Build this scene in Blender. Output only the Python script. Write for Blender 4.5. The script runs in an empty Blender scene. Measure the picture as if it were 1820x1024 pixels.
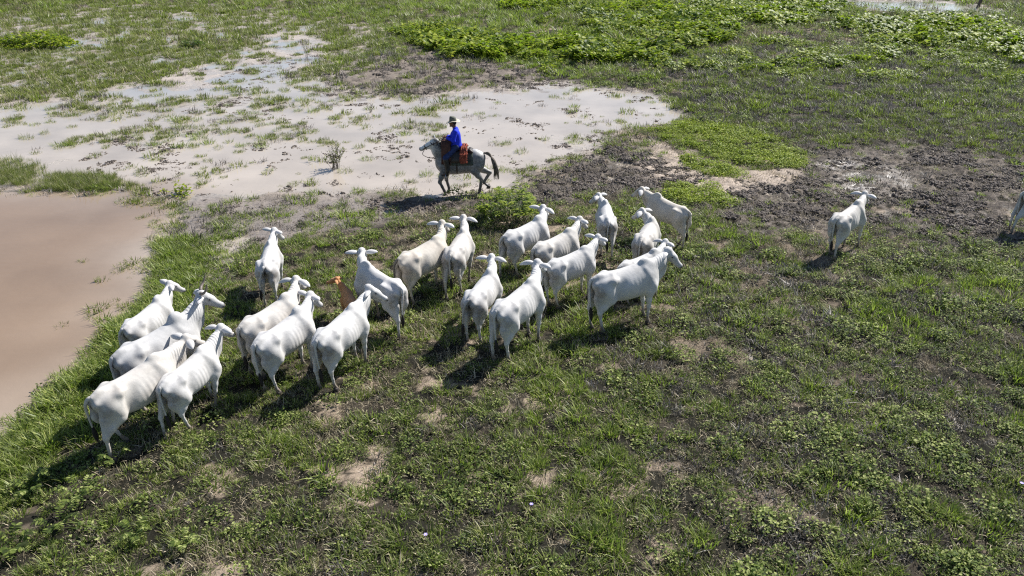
import bpy, math, random
import numpy as np
from mathutils import Vector, Matrix
R = math.radians
rng = np.random.default_rng(7)
random.seed(7)
scene = bpy.context.scene
COL = scene.collection

# ------------------------------------------------------------------ camera, sky, sun, exposure
CAM_H = 8.7
PITCH = R(26)
FPX = 1415.0                                    # focal length in pixels of a 1820 wide picture
cam_d = bpy.data.cameras.new('camera')
cam = bpy.data.objects.new('camera', cam_d); COL.objects.link(cam)
cam.location = (0, 0, CAM_H)
cam.rotation_euler = (R(90) - PITCH, 0, 0)
cam_d.sensor_width = 36.0
cam_d.lens = FPX / 1820.0 * 36.0
cam_d.clip_end = 6000
scene.camera = cam

SUN_DIR = Vector((0.70, 0.62, 0.0)).normalized()     # horizontal direction towards the sun
SUN_EL = R(43)
to_sun = Vector((SUN_DIR.x * math.cos(SUN_EL), SUN_DIR.y * math.cos(SUN_EL), math.sin(SUN_EL)))
sun_d = bpy.data.lights.new('sun', 'SUN'); sun_d.energy = 5.0; sun_d.angle = R(0.5); sun_d.color = (1.0, 0.965, 0.91)
sun = bpy.data.objects.new('sun', sun_d); COL.objects.link(sun)
sun.rotation_euler = (-to_sun).to_track_quat('-Z', 'Y').to_euler()
sun.location = (0, 0, 50)

world = bpy.data.worlds.new('World'); scene.world = world; world.use_nodes = True
nt = world.node_tree
for n in list(nt.nodes): nt.nodes.remove(n)
sky = nt.nodes.new('ShaderNodeTexSky'); sky.sky_type = 'NISHITA'; sky.sun_disc = False
sky.sun_elevation = SUN_EL
sky.sun_rotation = math.atan2(SUN_DIR.x, SUN_DIR.y)
sky.air_density = 1.0; sky.dust_density = 0.6; sky.ozone_density = 3.0
bg = nt.nodes.new('ShaderNodeBackground'); bg.inputs['Strength'].default_value = 0.07
wo = nt.nodes.new('ShaderNodeOutputWorld')
nt.links.new(sky.outputs[0], bg.inputs[0]); nt.links.new(bg.outputs[0], wo.inputs[0])
scene.view_settings.view_transform = 'Standard'
scene.view_settings.look = 'None'
scene.view_settings.exposure = 0.70
scene.view_settings.gamma = 1.0
scene.render.engine = 'CYCLES'
scene.cycles.use_denoising = False
scene.cycles.use_adaptive_sampling = False
scene.cycles.pixel_filter_type = 'BLACKMAN_HARRIS'
scene.cycles.filter_width = 1.2
scene.cycles.max_bounces = 6
scene.cycles.diffuse_bounces = 2
scene.cycles.glossy_bounces = 2
scene.cycles.transmission_bounces = 3
scene.cycles.transparent_max_bounces = 4
scene.cycles.caustics_reflective = False
scene.cycles.caustics_refractive = False

# ------------------------------------------------------------------ small helpers
def tag(o, label=None, cat=None, group=None, kind=None):
    if label: o['label'] = label
    if cat: o['category'] = cat
    if group: o['group'] = group
    if kind: o['kind'] = kind
    return o
def empty(name, loc=(0, 0, 0), rz=0.0, scale=1.0):
    o = bpy.data.objects.new(name, None); COL.objects.link(o)
    o.location = loc; o.rotation_euler = (0, 0, rz); o.scale = (scale,) * 3
    o.empty_display_size = 0.2
    return o
def mesh_obj(name, verts, faces, mat, parent=None, smooth=True, link=True):
    me = bpy.data.meshes.new(name)
    verts = np.asarray(verts, dtype=np.float32)
    if isinstance(faces, np.ndarray) and faces.ndim == 2:
        nf, k = faces.shape
        me.vertices.add(len(verts)); me.vertices.foreach_set('co', verts.ravel())
        me.loops.add(nf * k); me.loops.foreach_set('vertex_index', faces.astype(np.int32).ravel())
        me.polygons.add(nf)
        me.polygons.foreach_set('loop_start', np.arange(0, nf * k, k, dtype=np.int32))
        me.update(calc_edges=True); me.validate()
    else:
        me.from_pydata([tuple(v) for v in verts], [], [tuple(f) for f in faces])
        me.update()
    if smooth: me.polygons.foreach_set('use_smooth', np.ones(len(me.polygons), dtype=bool))
    if mat is not None:
        for m in (mat if isinstance(mat, (list, tuple)) else [mat]): me.materials.append(m)
    o = bpy.data.objects.new(name, me)
    if link: COL.objects.link(o)
    if parent is not None: o.parent = parent
    return o
def add_attr(o, name, vals, kind='FLOAT'):
    a = o.data.attributes.new(name, kind, 'POINT')
    if kind == 'FLOAT': a.data.foreach_set('value', np.asarray(vals, dtype=np.float32).ravel())
    elif kind == 'INT': a.data.foreach_set('value', np.asarray(vals, dtype=np.int32).ravel())
    elif kind == 'FLOAT_VECTOR': a.data.foreach_set('vector', np.asarray(vals, dtype=np.float32).ravel())
    elif kind == 'FLOAT_COLOR': a.data.foreach_set('color', np.asarray(vals, dtype=np.float32).ravel())

# ------------------------------------------------------------------ ground geometry helpers (photo pixel -> metres on the ground)
ct, st = math.cos(PITCH), math.sin(PITCH)
def ground(px, py, z=0.0):
    x = (np.asarray(px, float) - 910) / FPX; y = (np.asarray(py, float) - 512) / FPX
    dz = -st - y * ct
    t = (z - CAM_H) / dz
    return x * t, (ct - y * st) * t
def g2(px, py): 
    a, b = ground(px, py); return float(a), float(b)

def hash2(ix, iy, seed):
    h = (ix.astype(np.int64) * 374761393 + iy.astype(np.int64) * 668265263 + seed * 1442695041) & 0xffffffff
    h = ((h ^ (h >> 13)) * 1274126177) & 0xffffffff
    h = (h ^ (h >> 16)) & 0xffffffff
    return h.astype(np.float64) / 4294967295.0
def vnoise(x, y, s, seed=0):
    x = x / s + 1000.3 * (seed % 7); y = y / s + 517.7 * (seed % 5)
    ix = np.floor(x); iy = np.floor(y); fx = x - ix; fy = y - iy
    ux = fx * fx * fx * (fx * (fx * 6 - 15) + 10); uy = fy * fy * fy * (fy * (fy * 6 - 15) + 10)
    ix = ix.astype(np.int64); iy = iy.astype(np.int64)
    a = hash2(ix, iy, seed); b = hash2(ix + 1, iy, seed); c = hash2(ix, iy + 1, seed); d = hash2(ix + 1, iy + 1, seed)
    return (a * (1 - ux) + b * ux) * (1 - uy) + (c * (1 - ux) + d * ux) * uy
def fbm(x, y, s, oct=4, seed=0, gain=0.5):
    t = 0.0; amp = 1.0; tot = 0.0
    ca, sa = math.cos(0.7), math.sin(0.7)
    for o in range(oct):
        t = t + amp * vnoise(x, y, s, seed + o * 13); tot += amp
        x, y = x * ca - y * sa, x * sa + y * ca
        s = s / 2.03; amp *= gain
    return t / tot
def sstep(a, b, v):
    t = np.clip((v - a) / (b - a), 0, 1); return t * t * (3 - 2 * t)

def poly_px(pts): return np.array([g2(*p) for p in pts])
def sdist(x, y, poly):
    """signed distance to a polygon on the ground, positive inside, metres"""
    d2 = np.full(x.shape, 1e12); inside = np.zeros(x.shape, dtype=bool)
    n = len(poly)
    for i in range(n):
        ax, ay = poly[i]; bx, by = poly[(i + 1) % n]
        ex, ey = bx - ax, by - ay; L = ex * ex + ey * ey + 1e-12
        t = np.clip(((x - ax) * ex + (y - ay) * ey) / L, 0, 1)
        dx = x - (ax + t * ex); dy = y - (ay + t * ey)
        d2 = np.minimum(d2, dx * dx + dy * dy)
        cond = ((ay > y) != (by > y))
        with np.errstate(divide='ignore', invalid='ignore'):
            xi = ax + (y - ay) * ex / (ey if abs(ey) > 1e-12 else 1e-12)
        inside ^= (cond & (x < xi))
    d = np.sqrt(d2)
    return np.where(inside, d, -d)

POLY = dict(
 pond=[(-900,343),(60,346),(230,347),(300,368),(305,400),(288,440),(280,500),(250,548),(200,572),(172,620),(145,660),(105,690),(62,740),(12,790),(-60,860),(-900,1300)],
 shallow=[(-900,345),(0,338),(230,345),(310,375),(420,365),(470,350),(650,352),(700,338),(790,348),(900,332),(950,300),(1060,280),(1130,238),(1225,205),(1165,172),(1060,148),(960,146),(900,158),(700,168),(600,165),(560,130),(590,72),(480,62),(380,105),(300,130),(180,168),(0,185),(-900,230)],
 flood=[(-900,240),(0,190),(180,175),(400,160),(600,120),(700,66),(640,44),(520,30),(420,14),(200,5),(100,22),(-600,45)],
 shore=[(262,560),(236,535),(272,500),(282,440),(300,370),(340,352),(480,352),(680,345),(760,372),(730,392),(640,408),(560,420),(500,432),(440,462),(385,505),(335,548),(295,575)],
 dark=[(670,352),(790,352),(900,345),(960,310),(1100,268),(1170,252),(1200,300),(1270,325),(1370,325),(1440,285),(1500,252),(1640,262),(1900,290),(2200,340),(1900,445),(1700,430),(1590,398),(1440,415),(1300,415),(1230,385),(1180,350),(1050,345),(1000,365),(940,372),(860,372),(780,390),(700,372)],
 wetdark=[(1440,290),(1500,275),(1580,300),(1610,330),(1580,350),(1500,352),(1450,330)],
 bare=[(1150,250),(1200,268),(1290,300),(1390,300),(1395,325),(1330,335),(1290,360),(1200,350),(1150,320),(1120,285)],
 lime1=[(1150,235),(1215,218),(1330,236),(1390,262),(1432,285),(1400,300),(1300,292),(1210,262)],
 lime2=[(1208,285),(1300,294),(1304,318),(1235,312)],
 lime3=[(1180,330),(1260,332),(1300,362),(1250,372),(1190,362)],
 grey=[(560,135),(640,105),(730,92),(860,112),(985,140),(900,162),(700,170),(600,168)],
 leaf1=[(700,62),(760,50),(870,72),(940,92),(955,112),(850,108),(730,84)],
 leaf2=[(980,82),(1100,80),(1190,100),(1180,118),(1020,112)],
 leaf3=[(890,12),(960,2),(1010,12),(990,22),(905,22)],
 leaf4=[(1050,22),(1180,12),(1280,42),(1312,72),(1230,88),(1130,68),(1040,48)],
 leaf5=[(1200,-20),(1460,-6),(1500,28),(1420,50),(1300,42),(1230,20)],
 leaf6=[(1480,52),(1620,36),(1740,40),(1770,62),(1900,95),(1900,118),(1700,92),(1560,84)],
 leaf7=[(8,62),(60,50),(126,60),(122,82),(35,90)],
 farwater=[(1400,-3),(1500,2),(1600,0),(1760,8),(1775,24),(1650,26),(1500,14)],
 lush=[(-60,860),(12,800),(62,748),(150,660),(190,590),(290,580),(380,518),(455,470),(520,436),(640,410),(700,395),(760,440),(640,480),(600,620),(560,700),(400,780),(250,800),(330,880),(300,1060),(-200,1200)],
 mid=[(560,400),(700,380),(860,420),(960,560),(880,680),(700,690),(600,640)],
 right=[(1160,420),(1400,420),(1600,400),(1900,440),(2300,440),(2300,1100),(1350,1100),(1150,700)],
 topright=[(1180,110),(1400,80),(1900,110),(2400,140),(2300,330),(1600,285),(1440,285),(1300,235),(1210,200)],
 topleft=[(-900,-40),(1200,-60),(1180,60),(1000,140),(700,95),(600,60),(200,80),(0,170),(-900,220)],
)
POLY = {k: poly_px(v) for k, v in POLY.items()}
def region(name, x, y, soft=0.5, warp=None):
    if warp is not None: x = x + warp[0]; y = y + warp[1]
    return sstep(-soft, soft, sdist(x, y, POLY[name]))

def fields(x, y):
    """all the masks of the place at ground points"""
    w1 = (fbm(x, y, 3.0, 4, 3) - .5); w2 = (fbm(x, y, 3.0, 4, 9) - .5)
    D = np.maximum(y, 6.0)
    k = np.clip(D / 25.0, .5, 3.0)
    W = (w1 * 2.2 * k, w2 * 2.2 * k)
    f = {}
    f['pond'] = region('pond', x, y, .35, (w1 * 1.0, w2 * 1.0))
    f['pond_wide'] = region('pond', x, y, 1.6, (w1 * 1.2, w2 * 1.2))
    f['shallow'] = region('shallow', x, y, .9, W)
    f['flood'] = region('flood', x, y, 2.5, W)
    f['shore'] = region('shore', x, y, .7, (w1 * 1.5, w2 * 1.5))
    f['dark'] = region('dark', x, y, .9, (w1 * 2.4, w2 * 2.4))
    f['wetdark'] = region('wetdark', x, y, .8, W)
    f['bare'] = region('bare', x, y, .6, W)
    lm = np.maximum(region('lime1', x, y, .5, (w1 * 1.6, w2 * 1.6)), region('lime2', x, y, .4, (w1, w2)))
    f['lime'] = np.maximum(lm, .55 * region('lime3', x, y, .6, (w1 * 1.5, w2 * 1.5)))
    f['grey'] = region('grey', x, y, 1.2, W)
    bl = 0
    for n in ('leaf1', 'leaf2', 'leaf3', 'leaf4', 'leaf5', 'leaf6'):
        bl = np.maximum(bl, region(n, x, y, .9, (w1 * 2.4, w2 * 2.4)))
    f['leaf'] = bl
    f['farwater'] = region('farwater', x, y, 1.5, W)
    f['lush'] = region('lush', x, y, 1.0, W)
    f['mid'] = region('mid', x, y, 1.0, W)
    f['right'] = region('right', x, y, 2.5, W)
    f['topright'] = region('topright', x, y, 3.0, W)
    f['topleft'] = region('topleft', x, y, 3.0, W)
    return f

def height(x, y, f):
    """terrain height, water level is z = 0"""
    n_big = fbm(x, y, 6.0, 3, 21) - .5
    n_mid = fbm(x, y, 1.4, 4, 31, .55) - .5
    n_sml = fbm(x, y, .42, 3, 41, .6) - .5
    n_tus = fbm(x, y, .55, 2, 45) - .5
    z = 0.095 + n_big * .06 + n_mid * .08 + n_sml * .06 + n_tus * .13
    # churned mud: hoof pits and ridges
    pits = fbm(x, y, .30, 3, 51, .6); pit = np.abs(pits - .5) * 2
    ch = np.clip(f['dark'] * 1.0 + f['grey'] * .5 + .15 * (1 - f['shallow']), 0, 1)
    z = z + ch * ((pit - .35) * .13 + n_sml * .08)
    # shallow flooded flats: mud just at the water level
    pat = fbm(x, y + 40, 3.2, 4, 61) - .5
    zs = -0.016 + pat * .05 + n_mid * .022 + (n_sml) * .012
    rip = np.clip(region('shallow', x, y, 3.0, (0, 0)), 0, 1)
    z = z * (1 - f['shallow']) + zs * f['shallow']
    pat2 = fbm(x, y + 9, 1.7, 4, 63) - .5
    zf = 0.015 + pat * .06 + pat2 * .14 + n_mid * .05 + n_sml * .02
    z = z * (1 - f['flood'] * .9) + zf * f['flood'] * .9
    zsh = 0.010 + (fbm(x, y, 1.8, 4, 71) - .5) * .09 + n_sml * .02
    z = z * (1 - f['shore']) + zsh * f['shore']
    z = z * (1 - f['farwater']) + (-.03 + n_mid * .12) * f['farwater']
    zw = -0.01 + pit * .05 + n_mid * .06
    z = z * (1 - f['wetdark'] * .5) + zw * f['wetdark'] * .5
    z = z * (1 - f['pond_wide']) + (-.02) * f['pond_wide']
    z = z * (1 - f['pond']) + (-.35) * f['pond']
    far = sstep(110, 260, np.hypot(x, y))
    z = z * (1 - far) + .1 * far
    return z
def zat(x, y):
    x = np.atleast_1d(np.asarray(x, float)); y = np.atleast_1d(np.asarray(y, float))
    return float(height(x, y, fields(x, y))[0])

# ------------------------------------------------------------------ material helpers
class NT:
    def __init__(s, name):
        s.m = bpy.data.materials.new(name); s.m.use_nodes = True; s.t = s.m.node_tree
        for n in list(s.t.nodes): s.t.nodes.remove(n)
        s.out = s.n('ShaderNodeOutputMaterial')
    def n(s, typ, **kw):
        nd = s.t.nodes.new(typ)
        for k, v in kw.items():
            if k.startswith('_'): setattr(nd, k[1:], v)
            else: nd.inputs[k.replace('__', ' ')].default_value = v
        return nd
    def l(s, a, b): s.t.links.new(a, b)
    def attr(s, name): 
        return s.n('ShaderNodeAttribute', _attribute_name=name)
    def noise(s, scale, detail=3, rough=.55, vec=None):
        nd = s.n('ShaderNodeTexNoise', Scale=scale, Detail=detail, Roughness=rough)
        if vec is not None: s.l(vec, nd.inputs['Vector'])
        return nd
    def ramp(s, src, stops):
        nd = s.n('ShaderNodeValToRGB'); s.l(src, nd.inputs[0])
        el = nd.color_ramp.elements
        while len(el) < len(stops): el.new(.5)
        for e, (p, c) in zip(el, stops):
            e.position = p; e.color = tuple(c) + (1,) if len(c) == 3 else c
        return nd
    def mix(s, fac, a, b, mode='MIX'):
        nd = s.n('ShaderNodeMix', _data_type='RGBA', _blend_type=mode)
        for val, k in ((fac, 0), (a, 6), (b, 7)):
            if hasattr(val, 'is_output') or hasattr(val, 'links'): s.l(val, nd.inputs[k])
            elif k == 0: nd.inputs[0].default_value = val
            else: nd.inputs[k].default_value = tuple(val) + (1,) if len(val) == 3 else val
        return nd.outputs[2]
    def math(s, op, a, b=0.0, c=0.0):
        nd = s.n('ShaderNodeMath', _operation=op)
        for i, v in enumerate((a, b, c)):
            if hasattr(v, 'links'): s.l(v, nd.inputs[i])
            else: nd.inputs[i].default_value = v
        return nd.outputs[0]
    def bump(s, h, strength=.3, dist=.02):
        nd = s.n('ShaderNodeBump', Strength=strength, Distance=dist); s.l(h, nd.inputs['Height'])
        return nd.outputs[0]

def simple_mat(name, col, rough=.7, spec=.3, var=.12, nscale=12, bump=0.0, metal=0.0):
    s = NT(name); p = s.n('ShaderNodeBsdfPrincipled', Roughness=rough, Metallic=metal); p.inputs['Specular IOR Level'].default_value = spec
    tc = s.n('ShaderNodeTexCoord')
    nz = s.noise(nscale, 3, .6, tc.outputs['Object'])
    c = s.ramp(nz.outputs[0], [(.3, [v * (1 - var) for v in col]), (.7, [min(1, v * (1 + var)) for v in col])])
    s.l(c.outputs[0], p.inputs['Base Color'])
    if bump: s.l(s.bump(nz.outputs[0], bump, .01), p.inputs['Normal'])
    s.l(p.outputs[0], s.out.inputs[0]); return s.m

def leaf_mat(name, cols, trans=.35, rough=.45, spec=.35, patch=None, sc=.25, tipmix=.30):
    """cols: ramp of colours chosen per instance, tinted by large patches of the ground"""
    s = NT(name)
    oi = s.n('ShaderNodeObjectInfo')
    geo = s.n('ShaderNodeNewGeometry')
    nz = s.noise(sc, 3, .6, geo.outputs['Position'])
    nf = s.noise(9.0, 2, .6, geo.outputs['Position'])
    a = s.math('MULTIPLY', oi.outputs['Random'], .20)
    b = s.math('MULTIPLY', nz.outputs[0], .32)
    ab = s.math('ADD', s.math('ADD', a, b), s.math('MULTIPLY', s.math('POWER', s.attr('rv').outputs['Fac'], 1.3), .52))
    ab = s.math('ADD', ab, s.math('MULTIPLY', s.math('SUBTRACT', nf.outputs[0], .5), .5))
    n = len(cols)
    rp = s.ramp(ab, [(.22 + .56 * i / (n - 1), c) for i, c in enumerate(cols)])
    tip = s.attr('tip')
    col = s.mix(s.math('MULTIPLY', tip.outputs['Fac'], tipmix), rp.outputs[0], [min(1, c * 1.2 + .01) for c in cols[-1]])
    p = s.n('ShaderNodeBsdfPrincipled', Roughness=rough); p.inputs['Specular IOR Level'].default_value = spec
    s.l(col, p.inputs['Base Color'])
    t = s.n('ShaderNodeBsdfTranslucent')
    tcol = s.mix(.5, col, (.26, .42, .03), 'MIX') if cols[0][1] > cols[0][0] * 1.1 else col
    s.l(tcol, t.inputs['Color'])
    mx = s.n('ShaderNodeMixShader', Fac=trans)
    s.l(p.outputs[0], mx.inputs[1]); s.l(t.outputs[0], mx.inputs[2])
    s.l(mx.outputs[0], s.out.inputs[0]); return s.m

# ------------------------------------------------------------------ ground
def axis(lo, hi, fine_lo, fine_hi, d, grow):
    a = list(np.arange(fine_lo, fine_hi + 1e-6, d))
    s = d; v = fine_hi
    while v < hi: s *= grow; v += s; a.append(v)
    s = d; v = fine_lo; pre = []
    while v > lo: s *= grow; v -= s; pre.append(v)
    return np.array(pre[::-1] + a)
def nonuni(y0, y1, d0, d1):
    out = [y0]
    while out[-1] < y1:
        t = (out[-1] - y0) / (y1 - y0); out.append(out[-1] + d0 + (d1 - d0) * t * t)
    return out
ys = nonuni(5.5, 95, .055, .42)
v = ys[-1]; s_ = .45
while v < 3000: s_ *= 1.16; v += s_; ys.append(v)
pre = []; v = ys[0]; s_ = .06
while v > -400: s_ *= 1.3; v -= s_; pre.append(v)
ys = np.array(pre[::-1] + ys)
xs = axis(-2500, 2500, -15, 15, .062, 1.012)
gx, gy = np.meshgrid(xs, ys)
GF = fields(gx, gy); gz = height(gx, gy, GF)
nxs, nys = len(xs), len(ys)
print('ground grid', nxs, nys, nxs * nys)
gverts = np.stack([gx.ravel(), gy.ravel(), gz.ravel()], 1)
ii = (np.arange(nys - 1)[:, None] * nxs + np.arange(nxs - 1)[None, :]).ravel()
gfaces = np.stack([ii, ii + 1, ii + 1 + nxs, ii + nxs], 1)

def mixc(a, b, t): return a * (1 - t[..., None]) + np.asarray(b) * t[..., None]
soil = np.zeros(gx.shape + (3,)); soil[:] = (.020, .019, .014)
n1 = fbm(gx, gy, .55, 4, 81); n2 = fbm(gx, gy, 4.5, 3, 91); n3 = fbm(gx, gy, .35, 3, 95)
soil = mixc(soil, (.060, .050, .038), sstep(.50, .62, n3) * .7)
soil = mixc(soil, (.29, .23, .175), sstep(.60, .645, n1 * .70 + n2 * .30 + (n3 - .5) * .22) * (1 - GF['topright'] * .8) * (1 - GF['lush'] * .7) * (1 - GF['right'] * .6))
soil = mixc(soil, (.17, .145, .125), GF['dark'] * sstep(.30, .42, n3))
soil = mixc(soil, (.065, .056, .050), GF['dark'] * sstep(.48, .58, n3) * .85)
soil = mixc(soil, (.20, .17, .145), GF['grey'] * .9)
soil = mixc(soil, (.42, .35, .29), GF['bare'] * (1 - .4 * sstep(.5, .7, n1)))
soil = mixc(soil, (.43, .375, .325), GF['shallow'])
soil = mixc(soil, (.26, .22, .19), GF['shallow'] * sstep(.56, .66, n1) * .8)
soil = mixc(soil, (.40, .35, .31), np.clip(GF['flood'] * .8 + GF['farwater'], 0, 1))
soil = mixc(soil, (.24, .205, .18), GF['shore'] * .9)
soil = mixc(soil, (.24, .21, .185), GF['wetdark'] * sstep(.48, .42, n3) * .8)
soil = mixc(soil, (.25, .19, .14), GF['pond'])
wet = np.clip(np.maximum.reduce([GF['shallow'], GF['pond_wide'] * .8, GF['flood'] * .8, GF['shore'] * .8, GF['wetdark'], GF['farwater'], GF['dark'] * .45]), 0, 1)
wet = wet * sstep(.09, .0, gz)

s = NT('marsh_ground')
ca = s.attr('soil'); wa = s.attr('wet')
geo = s.n('ShaderNodeNewGeometry')
nA = s.noise(7.0, 5, .65, geo.outputs['Position']); nB = s.noise(38.0, 3, .6, geo.outputs['Position'])
k = s.ramp(nA.outputs[0], [(.25, (.62, .60, .58)), (.5, (1, 1, 1)), (.75, (1.28, 1.25, 1.2))])
c = s.mix(1.0, ca.outputs['Color'], k.outputs[0], 'MULTIPLY')
k2 = s.ramp(nB.outputs[0], [(.3, (.7, .7, .7)), (.65, (1.2, 1.2, 1.2))])
c = s.mix(.8, c, k2.outputs[0], 'MULTIPLY')
p = s.n('ShaderNodeBsdfPrincipled'); s.l(c, p.inputs['Base Color'])
rr = s.n('ShaderNodeMapRange'); s.l(wa.outputs['Fac'], rr.inputs[0]); rr.inputs[3].default_value = .95; rr.inputs[4].default_value = .22
s.l(rr.outputs[0], p.inputs['Roughness'])
sp = s.n('ShaderNodeMapRange'); s.l(wa.outputs['Fac'], sp.inputs[0]); sp.inputs[3].default_value = .1; sp.inputs[4].default_value = .5
s.l(sp.outputs[0], p.inputs['Specular IOR Level'])
hh = s.math('ADD', nA.outputs[0], s.math('MULTIPLY', nB.outputs[0], .4))
s.l(s.bump(hh, .7, .03), p.inputs['Normal'])
s.l(p.outputs[0], s.out.inputs[0]); M_ground = s.m
og = mesh_obj('ground', gverts, gfaces, M_ground); tag(og, kind='structure')
add_attr(og, 'soil', np.concatenate([soil.reshape(-1, 3), np.ones((soil.size // 3, 1))], 1), 'FLOAT_COLOR')
add_attr(og, 'wet', wet.ravel())

# ------------------------------------------------------------------ water (muddy, opaque with silt)
s = NT('silty_water')
geo = s.n('ShaderNodeNewGeometry'); da = s.attr('deep')
nW = s.noise(.35, 4, .55, geo.outputs['Position'])
pale = s.ramp(nW.outputs[0], [(.3, (.47, .405, .34)), (.7, (.33, .285, .24))])
deep = s.ramp(nW.outputs[0], [(.3, (.26, .183, .124)), (.7, (.205, .143, .097))])
c = s.mix(da.outputs['Fac'], pale.outputs[0], deep.outputs[0])
c = s.mix(s.attr('sky_tint').outputs['Fac'], c, (.31, .31, .315))  # bluish sky reflection put into the water colour of the flooded parts
p = s.n('ShaderNodeBsdfPrincipled', Roughness=.045, IOR=1.33); s.l(c, p.inputs['Base Color'])
nR = s.noise(5.5, 3, .5, geo.outputs['Position']); nR2 = s.noise(26, 2, .5, geo.outputs['Position'])
s.l(s.bump(s.math('ADD', nR.outputs[0], s.math('MULTIPLY', nR2.outputs[0], .25)), .22, .02), p.inputs['Normal'])
s.l(p.outputs[0], s.out.inputs[0]); M_water = s.m
wxs = np.linspace(-75, 75, 301); wys = np.concatenate([np.linspace(2, 45, 173), np.linspace(46, 120, 80)])
wx, wy = np.meshgrid(wxs, wys)
wn = fbm(wx, wy, 5.0, 4, 5) - .5
wf = region('pond', wx, wy, 2.6, (wn * 4, wn * 4)) * .999
ii = (np.arange(len(wys) - 1)[:, None] * len(wxs) + np.arange(len(wxs) - 1)[None, :]).ravel()
ow = mesh_obj('water', np.stack([wx.ravel(), wy.ravel(), np.zeros(wx.size)], 1),
              np.stack([ii, ii + 1, ii + 1 + len(wxs), ii + len(wxs)], 1), M_water)
tag(ow, kind='structure'); add_attr(ow, 'deep', wf.ravel())
wfl = np.maximum(region('flood', wx, wy, 3.0, (wn * 5, wn * 5)), region('farwater', wx, wy, 2.0)); wq = fbm(wx, wy, 4.0, 4, 15)
add_attr(ow, 'sky_tint', np.clip(wfl * .6 + .18 * sstep(.5, .62, wq) * (1 - wf) * sstep(28, 40, wy), 0, .6).ravel())

# ------------------------------------------------------------------ plant tuft meshes (sources for scattering)
class Tri:
    def __init__(s): s.v = []; s.f = []; s.t = []; s.rv = []; s.cur = .5
    def new(s): s.cur = random.random()
    def pad(s): s.rv += [s.cur] * (len(s.v) - len(s.rv))
    def blade(s, base, direction, h, w, lean, segs=3, twist=0.0, curl=1.6):
        s.pad(); s.new(); bx, by, bz = base; dx, dy = math.cos(direction), math.sin(direction)
        px, py = -dy, dx
        if twist: px, py = math.cos(direction + 1.57 + twist), math.sin(direction + 1.57 + twist)
        i0 = len(s.v)
        for k in range(segs + 1):
            t = k / segs; out = lean * t ** curl; z = h * (t - .25 * (lean / max(h, .01)) * t * t * .8)
            ww = w * (1 - t) ** .7 * .5 if k < segs else 0
            cx, cy, cz = bx + dx * out, by + dy * out, bz + z
            if k < segs:
                s.v += [(cx - px * ww, cy - py * ww, cz), (cx + px * ww, cy + py * ww, cz)]; s.t += [t, t]
            else:
                s.v.append((cx, cy, cz)); s.t.append(1.0)
        for k in range(segs - 1):
            a = i0 + 2 * k; s.f.append((a, a + 1, a + 3, a + 2))
        a = i0 + 2 * (segs - 1); s.f.append((a, a + 1, a + 2))
    def leaf(s, base, direction, length, width, tilt, fold=.15, shade=0.0):
        """an oval leaf, two halves folded on the midrib; tilt = elevation of its axis"""
        s.pad(); s.new()
        d = Vector((math.cos(direction) * math.cos(tilt), math.sin(direction) * math.cos(tilt), math.sin(tilt)))
        side = Vector((-math.sin(direction), math.cos(direction), 0))
        up = side.cross(d) * -1
        b = Vector(base); i0 = len(s.v)
        prof = [(0, 0), (.25, .42), (.55, .5), (.82, .30), (1, 0)]
        for t, wv in prof:
            c = b + d * (length * t) - Vector((0, 0, 1)) * (length * .22 * t * t)
            if wv == 0: s.v.append(tuple(c)); s.t.append(shade)
            else:
                s.v.append(tuple(c - side * width * wv + up * fold * width * wv)); s.v.append(tuple(c)); s.v.append(tuple(c + side * width * wv + up * fold * width * wv)); s.t += [shade] * 3
        a = i0
        s.f += [(a, a + 2, a + 1), (a, a + 3, a + 2)]
        for k in (1, 4): s.f += [(a + k, a + k + 1, a + k + 4, a + k + 3), (a + k + 1, a + k + 2, a + k + 5, a + k + 4)]
        e = a + 10; s.f += [(a + 7, a + 8, e), (a + 8, a + 9, e)]
    def stem(s, p0, p1, w):
        a = Vector(p0); b = Vector(p1); d = (b - a); n = d.cross(Vector((.3, .5, .9))).normalized(); m = d.cross(n).normalized()
        i0 = len(s.v)
        for q, ww in ((a, w), (b, w * .6)):
            for j in range(3):
                an = j * 2.094; s.v.append(tuple(q + n * math.cos(an) * ww + m * math.sin(an) * ww)); s.t.append(0)
        for j in range(3): s.f.append((i0 + j, i0 + (j + 1) % 3, i0 + 3 + (j + 1) % 3, i0 + 3 + j))
    def build(s, name, mat, parent=None, link=True):
        o = mesh_obj(name, s.v, s.f, mat, parent, smooth=False, link=link)
        add_attr(o, 'tip', s.t); s.pad(); add_attr(o, 'rv', s.rv); return o
def rnd(a, b): return random.uniform(a, b)

def grass_tuft(n, rad, h0, h1, w, lean):
    t = Tri()
    for i in range(n):
        r = rad * math.sqrt(random.random()); a = rnd(0, 6.28); d = a + rnd(-1.2, 1.2)
        h = rnd(h0, h1) * (1 - .35 * r / rad)
        t.blade((r * math.cos(a), r * math.sin(a), -.01), d, h, w * rnd(.7, 1.3), h * rnd(lean * .3, lean * 1.3), 3, rnd(-.5, .5))
    return t
def straw_tuft(n, rad, h0, h1, w):
    t = Tri()
    for i in range(n):
        r = rad * math.sqrt(random.random()); a = rnd(0, 6.28); d = rnd(0, 6.28); h = rnd(h0, h1)
        if random.random() < .45:
            t.blade((r * math.cos(a), r * math.sin(a), -.01), d, h * .35, w, h * rnd(.8, 1.6), 2, rnd(-.8, .8), 1.1)
        else: t.blade((r * math.cos(a), r * math.sin(a), -.01), d, h, w, h * rnd(.2, .8), 3, rnd(-.8, .8))
    return t
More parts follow.
